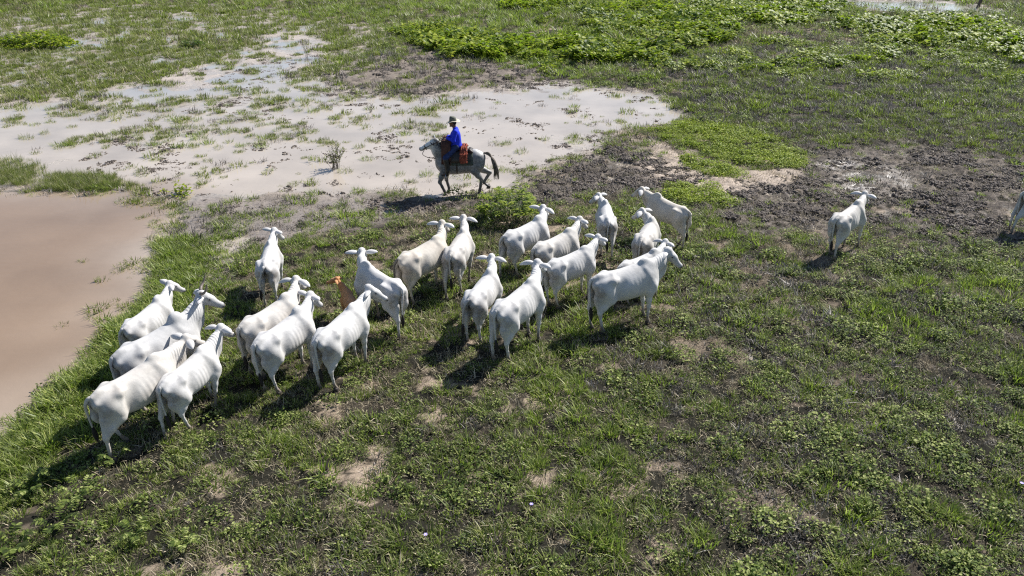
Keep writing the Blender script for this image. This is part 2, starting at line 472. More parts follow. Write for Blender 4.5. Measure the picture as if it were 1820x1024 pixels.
def weed_tuft(n, rad, h, l0, l1):
    t = Tri()
    for i in range(n):
        r = rad * math.sqrt(random.random()); a = rnd(0, 6.28)
        z = h * (1 - (r / rad) ** 2 * .6) * rnd(.25, 1.0); L = rnd(l0, l1)
        t.leaf((r * math.cos(a), r * math.sin(a), z), rnd(0, 6.28), L, L * rnd(.5, .75), rnd(-.3, .9), .2, rnd(0, .6))
    for i in range(max(3, n // 8)):
        r = rad * math.sqrt(random.random()) * .8; a = rnd(0, 6.28)
        t.stem((r * math.cos(a) * .6, r * math.sin(a) * .6, -.02), (r * math.cos(a), r * math.sin(a), h * rnd(.4, .9)), .003)
    return t
def big_leaf_plant(nst, rad, h, L):
    t = Tri()
    for i in range(nst):
        r = rad * math.sqrt(random.random()); a = rnd(0, 6.28); hh = h * (1 - .5 * (r / rad) ** 2) * rnd(.55, 1.05)
        c = (r * math.cos(a), r * math.sin(a))
        t.stem((c[0] * .7, c[1] * .7, -.02), (c[0], c[1], hh), .006)
        for j in range(random.choice((2, 3, 3))):
            LL = L * rnd(.6, 1.15)
            t.leaf((c[0], c[1], hh - j * .06), rnd(0, 6.28), LL, LL * .72, rnd(.0, .7), .18, rnd(0, .5))
    return t
def clods(n, rad, r0, r1):
    t = Tri()
    for i in range(n):
        rr = rad * math.sqrt(random.random()); a = rnd(0, 6.28); q = rnd(r0, r1); i0 = len(t.v)
        cx, cy = rr * math.cos(a), rr * math.sin(a)
        ring = 6; rot = rnd(0, 6.28); ex = rnd(.7, 1.4)
        t.v.append((cx, cy, q * rnd(.4, .9))); t.t.append(0)
        for lvl, (rf, zf) in enumerate(((.6, .55), (1.0, .1), (1.05, -.5))):
            for j in range(ring):
                an = rot + j * 6.283 / ring + rnd(-.25, .25); m = rnd(.7, 1.25)
                t.v.append((cx + math.cos(an) * q * rf * m * ex, cy + math.sin(an) * q * rf * m / ex, q * zf * rnd(.6, 1.3))); t.t.append(0)
        for j in range(ring):
            t.f.append((i0, i0 + 1 + j, i0 + 1 + (j + 1) % ring))
            for l in (0, 1):
                b = i0 + 1 + l * ring; t.f.append((b + j, b + ring + j, b + ring + (j + 1) % ring, b + (j + 1) % ring))
    return t

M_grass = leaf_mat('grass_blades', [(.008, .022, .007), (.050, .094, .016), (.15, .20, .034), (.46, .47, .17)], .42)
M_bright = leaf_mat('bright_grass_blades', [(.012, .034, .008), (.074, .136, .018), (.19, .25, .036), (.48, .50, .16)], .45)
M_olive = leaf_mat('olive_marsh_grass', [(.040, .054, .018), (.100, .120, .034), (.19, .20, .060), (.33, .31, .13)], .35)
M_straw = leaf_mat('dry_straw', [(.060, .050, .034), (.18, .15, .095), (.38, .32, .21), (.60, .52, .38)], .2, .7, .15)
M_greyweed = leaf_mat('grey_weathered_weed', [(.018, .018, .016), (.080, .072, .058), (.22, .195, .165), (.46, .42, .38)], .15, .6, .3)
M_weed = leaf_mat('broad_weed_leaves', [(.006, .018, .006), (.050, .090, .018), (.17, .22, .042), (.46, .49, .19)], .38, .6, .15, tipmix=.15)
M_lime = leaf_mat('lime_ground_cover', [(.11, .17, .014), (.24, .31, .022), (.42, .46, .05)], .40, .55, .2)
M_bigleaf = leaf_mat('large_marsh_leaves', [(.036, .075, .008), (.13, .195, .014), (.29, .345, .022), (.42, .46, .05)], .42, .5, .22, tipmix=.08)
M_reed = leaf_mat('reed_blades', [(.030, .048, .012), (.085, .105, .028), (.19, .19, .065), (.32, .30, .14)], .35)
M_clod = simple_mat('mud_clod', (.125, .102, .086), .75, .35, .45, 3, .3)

random.seed(11)
def variants(fn, name, mat, n=3): return [fn().build(name, mat, link=False) for _ in range(n)]
SRC = {
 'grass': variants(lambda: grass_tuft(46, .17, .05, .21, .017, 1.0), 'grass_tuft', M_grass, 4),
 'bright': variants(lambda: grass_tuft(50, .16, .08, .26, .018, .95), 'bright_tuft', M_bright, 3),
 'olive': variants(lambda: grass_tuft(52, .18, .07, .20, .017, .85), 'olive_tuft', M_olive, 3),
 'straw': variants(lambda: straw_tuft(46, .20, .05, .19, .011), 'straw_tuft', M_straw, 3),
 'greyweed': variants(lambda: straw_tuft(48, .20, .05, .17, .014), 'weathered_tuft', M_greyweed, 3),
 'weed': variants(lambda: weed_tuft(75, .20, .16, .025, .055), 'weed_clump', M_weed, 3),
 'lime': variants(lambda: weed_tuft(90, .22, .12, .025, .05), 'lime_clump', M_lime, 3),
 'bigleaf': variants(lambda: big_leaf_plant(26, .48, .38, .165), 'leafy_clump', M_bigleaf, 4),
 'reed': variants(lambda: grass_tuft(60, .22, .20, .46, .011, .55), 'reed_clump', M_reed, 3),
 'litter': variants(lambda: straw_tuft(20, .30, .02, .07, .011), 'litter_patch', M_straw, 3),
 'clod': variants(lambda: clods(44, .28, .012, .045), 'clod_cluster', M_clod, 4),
}

def scatter(name, key, x, y, scale, label=None, sink=0.0, tilt=.12):
    """one stuff object: instances of the tuft variants on the ground points"""
    n = len(x)
    f = fields(x, y); z = np.maximum(height(x, y, f), -.03) - sink
    vs = np.stack([x, y, z], 1)
    o = mesh_obj(name, vs, [], None, smooth=False)
    add_attr(o, 'sc', scale * np.clip(np.exp(rng.normal(-.05, .36, n)), .4, 2.0))
    rot = np.stack([rng.normal(0, tilt, n), rng.normal(0, tilt, n), rng.uniform(0, 6.283, n)], 1)
    add_attr(o, 'rot', rot, 'FLOAT_VECTOR')
    src = SRC[key]
    c = bpy.data.collections.new(name + '_sources')
    for q in src: c.objects.link(q)
    add_attr(o, 'pick', rng.integers(0, len(src), n), 'INT')
    g = bpy.data.node_groups.new(name + '_scatter', 'GeometryNodeTree')
    g.interface.new_socket('Geometry', in_out='INPUT', socket_type='NodeSocketGeometry')
    g.interface.new_socket('Geometry', in_out='OUTPUT', socket_type='NodeSocketGeometry')
    gi = g.nodes.new('NodeGroupInput'); go = g.nodes.new('NodeGroupOutput')
    ci = g.nodes.new('GeometryNodeCollectionInfo'); ci.inputs[0].default_value = c; ci.inputs['Separate Children'].default_value = True
    ci.inputs['Reset Children'].default_value = True
    ip = g.nodes.new('GeometryNodeInstanceOnPoints'); ip.inputs['Pick Instance'].default_value = True
    def na(nm, t):
        a = g.nodes.new('GeometryNodeInputNamedAttribute'); a.data_type = t; a.inputs['Name'].default_value = nm
        return next(q for q in a.outputs if q.enabled and q.name == 'Attribute')
    g.links.new(gi.outputs[0], ip.inputs['Points']); g.links.new(ci.outputs[0], ip.inputs['Instance'])
    g.links.new(na('pick', 'INT'), ip.inputs['Instance Index'])
    g.links.new(na('rot', 'FLOAT_VECTOR'), ip.inputs['Rotation'])
    g.links.new(na('sc', 'FLOAT'), ip.inputs['Scale'])
    g.links.new(ip.outputs[0], go.inputs[0])
    md = o.modifiers.new('scatter', 'NODES'); md.node_group = g
    tag(o, label, None, None, 'stuff')
    return o

# candidate points: density per square metre falls with distance (far tufts are drawn a little larger)
def candidates():
    X = []; Y = []; S = []
    for (d0, d1, dens, sc) in ((6, 15, 46, .80), (15, 24, 36, .95), (24, 36, 22, 1.15), (36, 55, 11, 1.6), (55, 105, 4.6, 2.4)):
        hw = d1 * .95 + 4
        n = int((d1 - d0) * 2 * hw * dens)
        x = rng.uniform(-hw, hw, n); y = rng.uniform(d0, d1, n)
        keep = np.abs(x) < y * .95 + 4
        X.append(x[keep]); Y.append(y[keep]); S.append(np.full(keep.sum(), sc))
    return np.concatenate(X), np.concatenate(Y), np.concatenate(S)
cx, cy, cs = candidates()
F = fields(cx, cy); cz = height(cx, cy, F)
u = rng.random(len(cx)); u2 = rng.random(len(cx))
nz1 = fbm(cx, cy, .55, 4, 81); nz2 = fbm(cx, cy, 4.5, 3, 91); nz3 = fbm(cx, cy, 1.0, 3, 103); nz4 = fbm(cx, cy, 2.4, 3, 117); nz5 = fbm(cx, cy, 9, 2, 131); nz6 = fbm(cx, cy, .45, 2, 171)
barepatch = sstep(.60, .65, nz1 * .70 + nz2 * .30)
dens = (1.0 - .35 * sstep(.45, .60, nz6)) * (1.0 - .58 * barepatch * (1 - F['lush'] * .8) * (1 - F['right'] * .5) * (1 - F['topright'] * .7))
dens = dens * (1 - F['dark'] * (.86 - .6 * sstep(.48, .62, nz4)))
dens = dens * (1 - F['bare'] * .95) * (1 - F['grey'] * (.80 - .5 * sstep(.5, .6, nz3)))
dens = dens * (1 - F['shallow'] * (1 - (.22 + .75 * ((cy > 31) & (cx < -2))) * sstep(.60 - .14 * ((cy > 31) & (cx < -2)), .66, nz3)))
dens = dens * (1 - F['shore'] * (.80 - .55 * sstep(.5, .62, nz3)))
wetcut = sstep(-.012, .02, cz)
dens = dens * (1 - F['flood'] * (1 - wetcut) * .62) * (1 - F['farwater'] * .92)
dens = dens * (1 - F['pond']) * (1 - .0 * F['pond_wide'])
dens = np.where(F['lime'] > .3, 1.0, dens)
dens = dens * (1 - F['leaf'] * .6)
acc = u < dens
kind = np.full(len(cx), 'grass', dtype='<U10')
dry = .34 + .75 * (nz2 - .5) * 2 + .5 * (nz3 - .5) * 2
r = u2
kind = np.where(r < np.clip(dry, .14, .58), 'straw', kind)
kind = np.where((r > .62) & (r < .80), 'weed', kind)
kind = np.where((r > .80) & (r < .86), 'olive', kind)
kind = np.where((r > .86) & (r < .93), 'greyweed', kind)
kind = np.where((F['right'] > u) & (r < .26), 'greyweed', kind)
kind = np.where((F['right'] > u) & (r > .26) & (r < .62) & (nz4 > .47), 'weed', kind)
kind = np.where((F['topright'] > u) & (r < .38), 'greyweed', kind)
kind = np.where((F['topright'] > u) & (r > .38) & (r < .75), 'olive', kind)
kind = np.where((F['topleft'] > u) & (r > .2), 'olive', kind)
kind = np.where((F['topleft'] > u) & (r > .50) & (nz5 > .36), 'bright', kind)
kind = np.where((F['flood'] > u) & (r > .1), 'olive', kind)
kind = np.where((F['shallow'] > .5), np.where(r > .25, 'olive', 'greyweed'), kind)
kind = np.where((F['shore'] > .5), np.where(r > .40, 'grass', 'greyweed'), kind)
kind = np.where((F['dark'] > .5), np.where(r > .5, 'grass', 'greyweed'), kind)
kind = np.where((F['grey'] > .5), np.where(r > .5, 'olive', 'greyweed'), kind)
lushy = np.maximum(F['lush'], F['mid'] * .85)
kind = np.where((lushy > u * 1.1) & (r > .30), np.where((r > .52) & (nz4 > .42), 'bright', np.where(r > .40, 'grass', 'weed')), kind)
fgg = (nz4 > .56) & (F['shallow'] < .2) & (F['dark'] < .3) & (cy < 22) & (r > .15)
kind = np.where(fgg, np.where(r > .55, 'bright', 'grass'), kind)
kind = np.where(F['lime'] > .3, 'lime', kind)
LAB = {'grass': ('grass', 'short green grass growing over the pasture'), 'bright': ('lush_grass', 'bright lush grass round the herd and pond bank'),
       'olive': ('marsh_grass', 'olive marsh grass tufts standing in the flooded flats and far field'), 'straw': ('dry_grass', 'dry straw coloured grass mixed through the pasture'),
       'greyweed': ('withered_weeds', 'withered grey brown weeds lying over the field'), 'weed': ('ground_weeds', 'small broad leaved weeds among the grass'),
       'lime': ('ground_cover', 'lime green creeping ground cover beside the bare clay patch')}
for kd, (nm, lab) in LAB.items():
    m = acc & (kind == kd)
    scl = cs[m].copy()
    if kd in ('olive', 'grass', 'greyweed'):
        scl = scl * np.where(F['shallow'][m] > .4, .8, 1.0) * np.where(F['dark'][m] > .5, .8, 1.0)
    scl = scl * np.where(F['topleft'][m] > .5, .85, 1.0)
    if kd in ('bright', 'grass'): scl = scl * np.where((lushy[m] > .4) & (cy[m] < 23), .74, 1.0)
    scatter(nm, kd, cx[m], cy[m], scl, lab)
    print(nm, m.sum())
# large leaved bank
def pts(n, x0, x1, y0, y1): return rng.uniform(x0, x1, n), rng.uniform(y0, y1, n)
bx, by = pts(42000, -60, 75, 34, 100)
bf = fields(bx, by); bn = fbm(bx, by, 2.2, 3, 143)
bm = (bf['leaf'] > .35) & (rng.random(len(bx)) < .16 + .84 * sstep(.36, .52, bn))
b2 = (bf['leaf'] <= .35) & (bf['topright'] + bf['topleft'] > .5) & (bx > 2) & (by > 42) & (bf['shallow'] < .1) & (bf['farwater'] < .2) & (bn > .53) & (rng.random(len(bx)) < .5)
m = bm | b2
scatter('leafy_bank', 'bigleaf', bx[m], by[m], np.where(b2[m], .8, 1.25), 'large leaved bright green marsh plants along the far bank', tilt=.2)
print('leafy', m.sum())
# reeds in the pond
rx, ry = [], []
for poly, n in ((((-60, 282), (40, 286), (70, 306), (60, 332), (-60, 332)), 260), (((78, 310), (190, 312), (212, 330), (190, 341), (78, 338)), 190), (((190, 318), (250, 325), (250, 336), (200, 338)), 26)):
    P = poly_px(poly); lo = P.min(0); hi = P.max(0)
    x = rng.uniform(lo[0], hi[0], n * 2); y = rng.uniform(lo[1], hi[1], n * 2)
    k = sdist(x, y, P) > rng.uniform(-.3, .2, n * 2); rx.append(x[k]); ry.append(y[k])
rx = np.concatenate(rx); ry = np.concatenate(ry)
scatter('reeds', 'reed', rx, ry, np.full(len(rx), .62), 'band of green reeds at the far edge of the brown pond')
# bank fringe of the pond
ex, ey = pts(26000, -16, -3, 8, 24)
ed = sdist(ex, ey, POLY['pond'])
k = (ed > -.9 + .5 * rng.normal(size=len(ex))) & (ed < .28 * rng.random(len(ex)) ** 2) & (ey < 21) & (rng.random(len(ex)) < .75)
scatter('bank_grass', 'bright', ex[k], ey[k], np.full(k.sum(), .85), 'long bright grass hanging over the near pond edge')
# dry litter over the whole pasture
lx_, ly_ = rng.uniform(-17, 20, 40000), rng.uniform(6.5, 34, 40000)
lf = fields(lx_, ly_); k = (np.abs(lx_) < ly_ * .78 + 2) & (rng.random(len(lx_)) < (1 - lf['shallow']) * (1 - lf['pond']) * (1 - .6 * lf['lush']) * (1 - .5 * lf['shore']) * (1 - lf['lime'])) & (lf['pond_wide'] < .3)
scatter('plant_litter', 'litter', lx_[k], ly_[k], np.full(k.sum(), 1.0), 'dry stalks and dead leaves strewn over the soil')
# weeds standing in the murky pond margin
mx, my = rng.uniform(-13, -4, 9000), rng.uniform(9, 25, 9000)
md = sdist(mx, my, POLY['pond']); k = (md > -.3) & (rng.random(len(mx)) < .42 * np.exp(-np.clip(md, 0, 9) / .45) * (fbm(mx, my, .8, 3, 191) > .47))
scatter('margin_weeds', 'olive', mx[k], my[k], np.full(k.sum(), .85), 'sparse olive weeds standing in the murky pond margin')
# mud clods
dx, dy = pts(60000, -16, 26, 17, 52)
df = fields(dx, dy); dz = height(dx, dy, df); dn = fbm(dx, dy, 1.2, 3, 151)
k = (rng.random(len(dx)) < .78 * df['dark'] * (1 - .6 * df['wetdark']) * sstep(.38, .56, dn) + .40 * df['grey'] * sstep(.45, .55, dn) + .5 * df['shallow'] * sstep(.60, .66, dn) + .07 * df['shore']) & (df['pond'] < .1)
scatter('mud_clods', 'clod', dx[k], dy[k], np.where(df['dark'][k] > .5, .8, .6), 'churned dark mud clods trampled by hooves', .01, .1)
print('clods', k.sum())

# ------------------------------------------------------------------ organic bodies: blended solids, meshed as one surface
def V3(*a): return np.array(a, dtype=float)
class Solid:
    def __init__(s, res=.022): s.res = res; s.ops = []
    def cap(s, a, b, ra, rb, k=.05, flat=None, sub=False):
        s.ops.append(('c', np.asarray(a, float), np.asarray(b, float), ra, rb, k, flat, sub))
    def chain(s, pts, rads, k=.05, flat=None):
        for i in range(len(pts) - 1): s.cap(pts[i], pts[i + 1], rads[i], rads[i + 1], k, flat)
    def ell(s, c, r, k=.05, rot=None, sub=False):
        s.ops.append(('e', np.asarray(c, float), np.asarray(r, float), rot, None, k, None, sub))
    def mesh(s, smooth=2):
        lo = []; hi = []
        for o in s.ops:
            if o[7]: continue
            if o[0] == 'c': m = max(o[3], o[4]); lo.append(np.minimum(o[1], o[2]) - m); hi.append(np.maximum(o[1], o[2]) + m)
            else: m = o[2].max(); lo.append(o[1] - m); hi.append(o[1] + m)
        lo = np.min(lo, 0) - .05; hi = np.max(hi, 0) + .05
        n = np.ceil((hi - lo) / s.res).astype(int) + 1
        ax = [lo[i] + np.arange(n[i]) * s.res for i in range(3)]
        D = np.full(n, .5, dtype=np.float32)
        for o in s.ops:
            typ, A, B, c, d, k, flat, sub = o
            if typ == 'c': m = max(c, d) + k + .04; l = np.minimum(A, B) - m; h = np.maximum(A, B) + m
            else: m = B.max() + k + .04; l = A - m; h = A + m
            i0 = np.clip(((l - lo) / s.res).astype(int), 0, n - 1); i1 = np.clip(((h - lo) / s.res).astype(int) + 2, 1, n)
            X = ax[0][i0[0]:i1[0]][:, None, None]; Y = ax[1][i0[1]:i1[1]][None, :, None]; Z = ax[2][i0[2]:i1[2]][None, None, :]
            if typ == 'c':
                px, py, pz = X - A[0], Y - A[1], Z - A[2]
                e = B - A
                if flat is not None:
                    fa, ff = flat; q = px * fa[0] + py * fa[1] + pz * fa[2]; g = (1 / ff - 1)
                    px = px + q * fa[0] * g; py = py + q * fa[1] * g; pz = pz + q * fa[2] * g
                    eq = e @ fa; e = e + fa * eq * g
                L = e @ e + 1e-9
                t = np.clip((px * e[0] + py * e[1] + pz * e[2]) / L, 0, 1)
                v = np.sqrt((px - t * e[0]) ** 2 + (py - t * e[1]) ** 2 + (pz - t * e[2]) ** 2) - (c + (d - c) * t)
                if flat is not None: v = v * (ff ** .5)
            else:
                px, py, pz = X - A[0], Y - A[1], Z - A[2]
                if c is not None:
                    px, py, pz = (px * c[0][0] + py * c[0][1] + pz * c[0][2], px * c[1][0] + py * c[1][1] + pz * c[1][2], px * c[2][0] + py * c[2][1] + pz * c[2][2])
                k0 = np.sqrt((px / B[0]) ** 2 + (py / B[1]) ** 2 + (pz / B[2]) ** 2) + 1e-6
                k1 = np.sqrt((px / B[0] ** 2) ** 2 + (py / B[1] ** 2) ** 2 + (pz / B[2] ** 2) ** 2) + 1e-6
                v = k0 * (k0 - 1) / k1
            sl = (slice(i0[0], i1[0]), slice(i0[1], i1[1]), slice(i0[2], i1[2]))
            a = D[sl]
            if sub:
                v = -v; h_ = np.maximum(k - np.abs(a - v), 0) / k; D[sl] = np.maximum(a, v) + h_ * h_ * k * .25
            else:
                h_ = np.maximum(k - np.abs(a - v), 0) / k; D[sl] = np.minimum(a, v) - h_ * h_ * k * .25
        ins = D < 0
        cnt = np.zeros(n - 1, dtype=np.int8); corners = [(i, j, l) for i in (0, 1) for j in (0, 1) for l in (0, 1)]
        for (i, j, l) in corners: cnt += ins[i:n[0] - 1 + i, j:n[1] - 1 + j, l:n[2] - 1 + l]
        act = np.argwhere((cnt > 0) & (cnt < 8))
        cv = [D[act[:, 0] + i, act[:, 1] + j, act[:, 2] + l] for (i, j, l) in corners]
        P = np.zeros((len(act), 3)); W = np.zeros(len(act))
        for a in range(8):
            for b in range(a + 1, 8):
                ca, cb = np.array(corners[a]), np.array(corners[b])
                if np.abs(ca - cb).sum() != 1: continue
                x = (cv[a] < 0) != (cv[b] < 0)
                t = np.where(x, cv[a] / np.where(np.abs(cv[a] - cv[b]) < 1e-9, 1, cv[a] - cv[b]), 0)
                P += (ca + (cb - ca) * t[:, None]) * x[:, None]; W += x
        verts = lo + (act + P / W[:, None]) * s.res
        idx = np.full(n - 1, -1, dtype=np.int64); idx[act[:, 0], act[:, 1], act[:, 2]] = np.arange(len(act))
        F = []
        for axn in range(3):
            u, w = [(1, 2), (2, 0), (0, 1)][axn]
            sa = [slice(0, n[0]), slice(0, n[1]), slice(0, n[2])]
            a0 = ins.take(range(0, n[axn] - 1), axn); a1 = ins.take(range(1, n[axn]), axn)
            E = np.argwhere(a0 != a1)
            E = E[(E[:, u] > 0) & (E[:, w] > 0) & (E[:, u] < n[u] - 1) & (E[:, w] < n[w] - 1)]
            du = np.zeros(3, int); du[u] = 1; dw = np.zeros(3, int); dw[w] = 1
            q = [E - du - dw, E - dw, E, E - du]
            q = np.stack([idx[c[:, 0], c[:, 1], c[:, 2]] for c in q], 1)
            fl = a0[E[:, 0], E[:, 1], E[:, 2]]
            q = np.where(fl[:, None], q, q[:, ::-1]); F.append(q)
        F = np.concatenate(F); F = F[(F >= 0).all(1)]
        e = np.concatenate([F[:, [0, 1]], F[:, [1, 2]], F[:, [2, 3]], F[:, [3, 0]]])
        deg = np.bincount(e[:, 0], minlength=len(verts)).astype(float)
        for it in range(smooth):
            acc_ = np.stack([np.bincount(e[:, 0], verts[e[:, 1], c], len(verts)) for c in range(3)], 1)
            verts = verts * .5 + .5 * acc_ / np.maximum(deg, 1)[:, None]
        return verts, F
def unit(v): v = np.asarray(v, float); return v / (np.linalg.norm(v) + 1e-9)

def tube(pts, rads, ring=8, flat=None, cap=True):
    """tapered tube through points"""
    vs = []; fs = []; pts = [np.asarray(p, float) for p in pts]; n = len(pts)
    up = V3(0, 0, 1)
    for i in range(n):
        d = unit(pts[min(i + 1, n - 1)] - pts[max(i - 1, 0)])
        a = np.cross(d, up)
        a = unit(a) if np.linalg.norm(a) > .05 else unit(np.cross(d, V3(0, 1, 0)))
        b = np.cross(d, a)
        for j in range(ring):
            an = j * 2 * math.pi / ring; vs.append(pts[i] + rads[i] * (math.cos(an) * a + math.sin(an) * b * (flat or 1)))
    for i in range(n - 1):
        for j in range(ring):
            fs.append((i * ring + j, i * ring + (j + 1) % ring, (i + 1) * ring + (j + 1) % ring, (i + 1) * ring + j))
    if cap:
        fs.append(tuple(range(ring))[::-1]); fs.append(tuple((n - 1) * ring + j for j in range(ring)))
    return vs, fs
def smooth_path(pts, n=5):
    out = []; P = [np.asarray(p, float) for p in pts]; P = [2 * P[0] - P[1]] + P + [2 * P[-1] - P[-2]]
    for i in range(1, len(P) - 2):
        for k in range(n):
            t = k / n; a, b, c, d = P[i - 1], P[i], P[i + 1], P[i + 2]
            out.append(.5 * ((2 * b) + (-a + c) * t + (2 * a - 5 * b + 4 * c - d) * t * t + (-a + 3 * b - 3 * c + d) * t ** 3))
    out.append(P[-2]); return out
def lerp_list(v, n): 
    x = np.linspace(0, len(v) - 1, n); return list(np.interp(x, range(len(v)), v))

# ------------------------------------------------------------------ hide materials
def hide_mat(name, base, shade, dark=(.035, .03, .03), dirt=(.20, .16, .125), rough=.62, sc=2.2, mott=.5):
    s = NT(name); tc = s.n('ShaderNodeTexCoord')
    a = s.noise(sc, 4, .55, tc.outputs['Object']); b = s.noise(16, 3, .6, tc.outputs['Object'])
    f1 = s.ramp(a.outputs[0], [(.42, (0, 0, 0)), (.72, (1, 1, 1))])
    c = s.mix(s.math('MULTIPLY', f1.outputs[0], mott), base, shade)
    f2 = s.ramp(b.outputs[0], [(.3, (.88, .88, .88)), (.6, (1, 1, 1))])
    c = s.mix(.7, c, f2.outputs[0], 'MULTIPLY')
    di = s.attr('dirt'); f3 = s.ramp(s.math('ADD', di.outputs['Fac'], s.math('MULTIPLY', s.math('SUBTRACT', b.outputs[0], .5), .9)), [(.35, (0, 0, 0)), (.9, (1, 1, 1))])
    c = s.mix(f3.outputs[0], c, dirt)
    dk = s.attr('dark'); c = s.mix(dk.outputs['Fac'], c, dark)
    p = s.n('ShaderNodeBsdfPrincipled', Roughness=rough); p.inputs['Specular IOR Level'].default_value = .3
    p.inputs['Sheen Weight'].default_value = .15
    s.l(c, p.inputs['Base Color'])
    fine = s.noise(60, 2, .5, tc.outputs['Object'])
    sx = s.n('ShaderNodeSeparateXYZ'); s.l(tc.outputs['Object'], sx.inputs[0])
    wv = s.math('SINE', s.math('ADD', s.math('MULTIPLY', sx.outputs[0], 62.0), s.math('MULTIPLY', sx.outputs[2], 14.0)))
    wf = s.math('SINE', s.math('ADD', s.math('MULTIPLY', sx.outputs[0], 120.0), s.math('MULTIPLY', a.outputs[0], 18.0)))
    ribs = s.math('MULTIPLY', wv, s.attr('rib').outputs['Fac']); fold = s.math('MULTIPLY', wf, s.attr('fold').outputs['Fac'])
    hgt = s.math('ADD', s.math('ADD', s.math('MULTIPLY', b.outputs[0], .16), s.math('MULTIPLY', fine.outputs[0], .02)), s.math('ADD', s.math('MULTIPLY', ribs, .22), s.math('MULTIPLY', fold, .16)))
    s.l(s.bump(hgt, .6, .03), p.inputs['Normal'])
    s.l(p.outputs[0], s.out.inputs[0]); return s.m
M_white = hide_mat('white_hide', (.61, .595, .58), (.39, .375, .36), mott=.75)
M_cream = hide_mat('cream_white_hide', (.60, .57, .53), (.40, .365, .325), mott=.8)
M_ivory = hide_mat('ivory_hide', (.58, .53, .46), (.40, .34, .28), mott=.8)
M_grey = hide_mat('pale_grey_hide', (.55, .54, .53), (.34, .335, .33), mott=.9)
M_tan = hide_mat('tan_hide', (.52, .25, .10), (.42, .19, .075))
M_horn = simple_mat('horn', (.17, .14, .12), .5, .4, .3, 8)
M_eye = simple_mat('eye', (.008, .006, .006), .12, .6, .1, 5)
M_hoof = simple_mat('hoof', (.055, .045, .04), .6, .3, .3, 20)
M_switch = simple_mat('tail_hair', (.030, .026, .026), .75, .2, .4, 30)
M_ear = hide_mat('ear_hide', (.62, .60, .585), (.42, .40, .385))

def ear_mesh(base, out, fwd, up, L, W, mat, parent, droop=.25):
    vs = []; fs = []; n = 8; m = 5
    base = np.asarray(base, float)
    for layer in (0, 1):
        for i in range(n + 1):
            t = i / n; w = W * (math.sin(math.pi * min(1, t * .86 + .12)) ** .75) * (1 if t < .98 else .15)
            if i == n: w = W * .08
            c = base + out * L * t - V3(0, 0, 1) * droop * L * t * t
            for j in range(m):
                q = (j / (m - 1) - .5) * 2
                p = c + up * q * w * .5 + fwd * (-(1 - q * q) * w * .30) + fwd * layer * .010
                vs.append(p)
    N = (n + 1) * m
    for i in range(n):
        for j in range(m - 1):
            a = i * m + j; fs.append((a, a + 1, a + m + 1, a + m)); fs.append((N + a, N + a + m, N + a + m + 1, N + a + 1))
    for i in range(n):
        a = i * m; fs.append((a, a + m, N + a + m, N + a)); b = i * m + m - 1; fs.append((b, N + b, N + b + m, b + m))
    a = n * m
    for j in range(m - 1): fs.append((a + j, a + j + 1, N + a + j + 1, N + a + j))
    o = mesh_obj('ear', vs, fs, mat, parent)
    vv = np.array(vs); t = ((vv - base) @ unit(out)) / L
    add_attr(o, 'dark', np.clip((t - .88) * 3, 0, .55)); add_attr(o, 'dirt', np.zeros(len(vs)))
    return o

LEGS = {   # hoof offsets along the body: near-hind, far-hind, near-fore, far-fore (left = +y)
 'stand': (.00, .06, .02, -.03), 'walk': (-.20, .16, .12, -.16), 'step': (.14, -.20, -.10, .16), 'wide': (-.10, .02, .08, .0),
 'trail': (-.20, -.36, .10, -.10), 'stride': (.26, -.18, .05, -.08)}

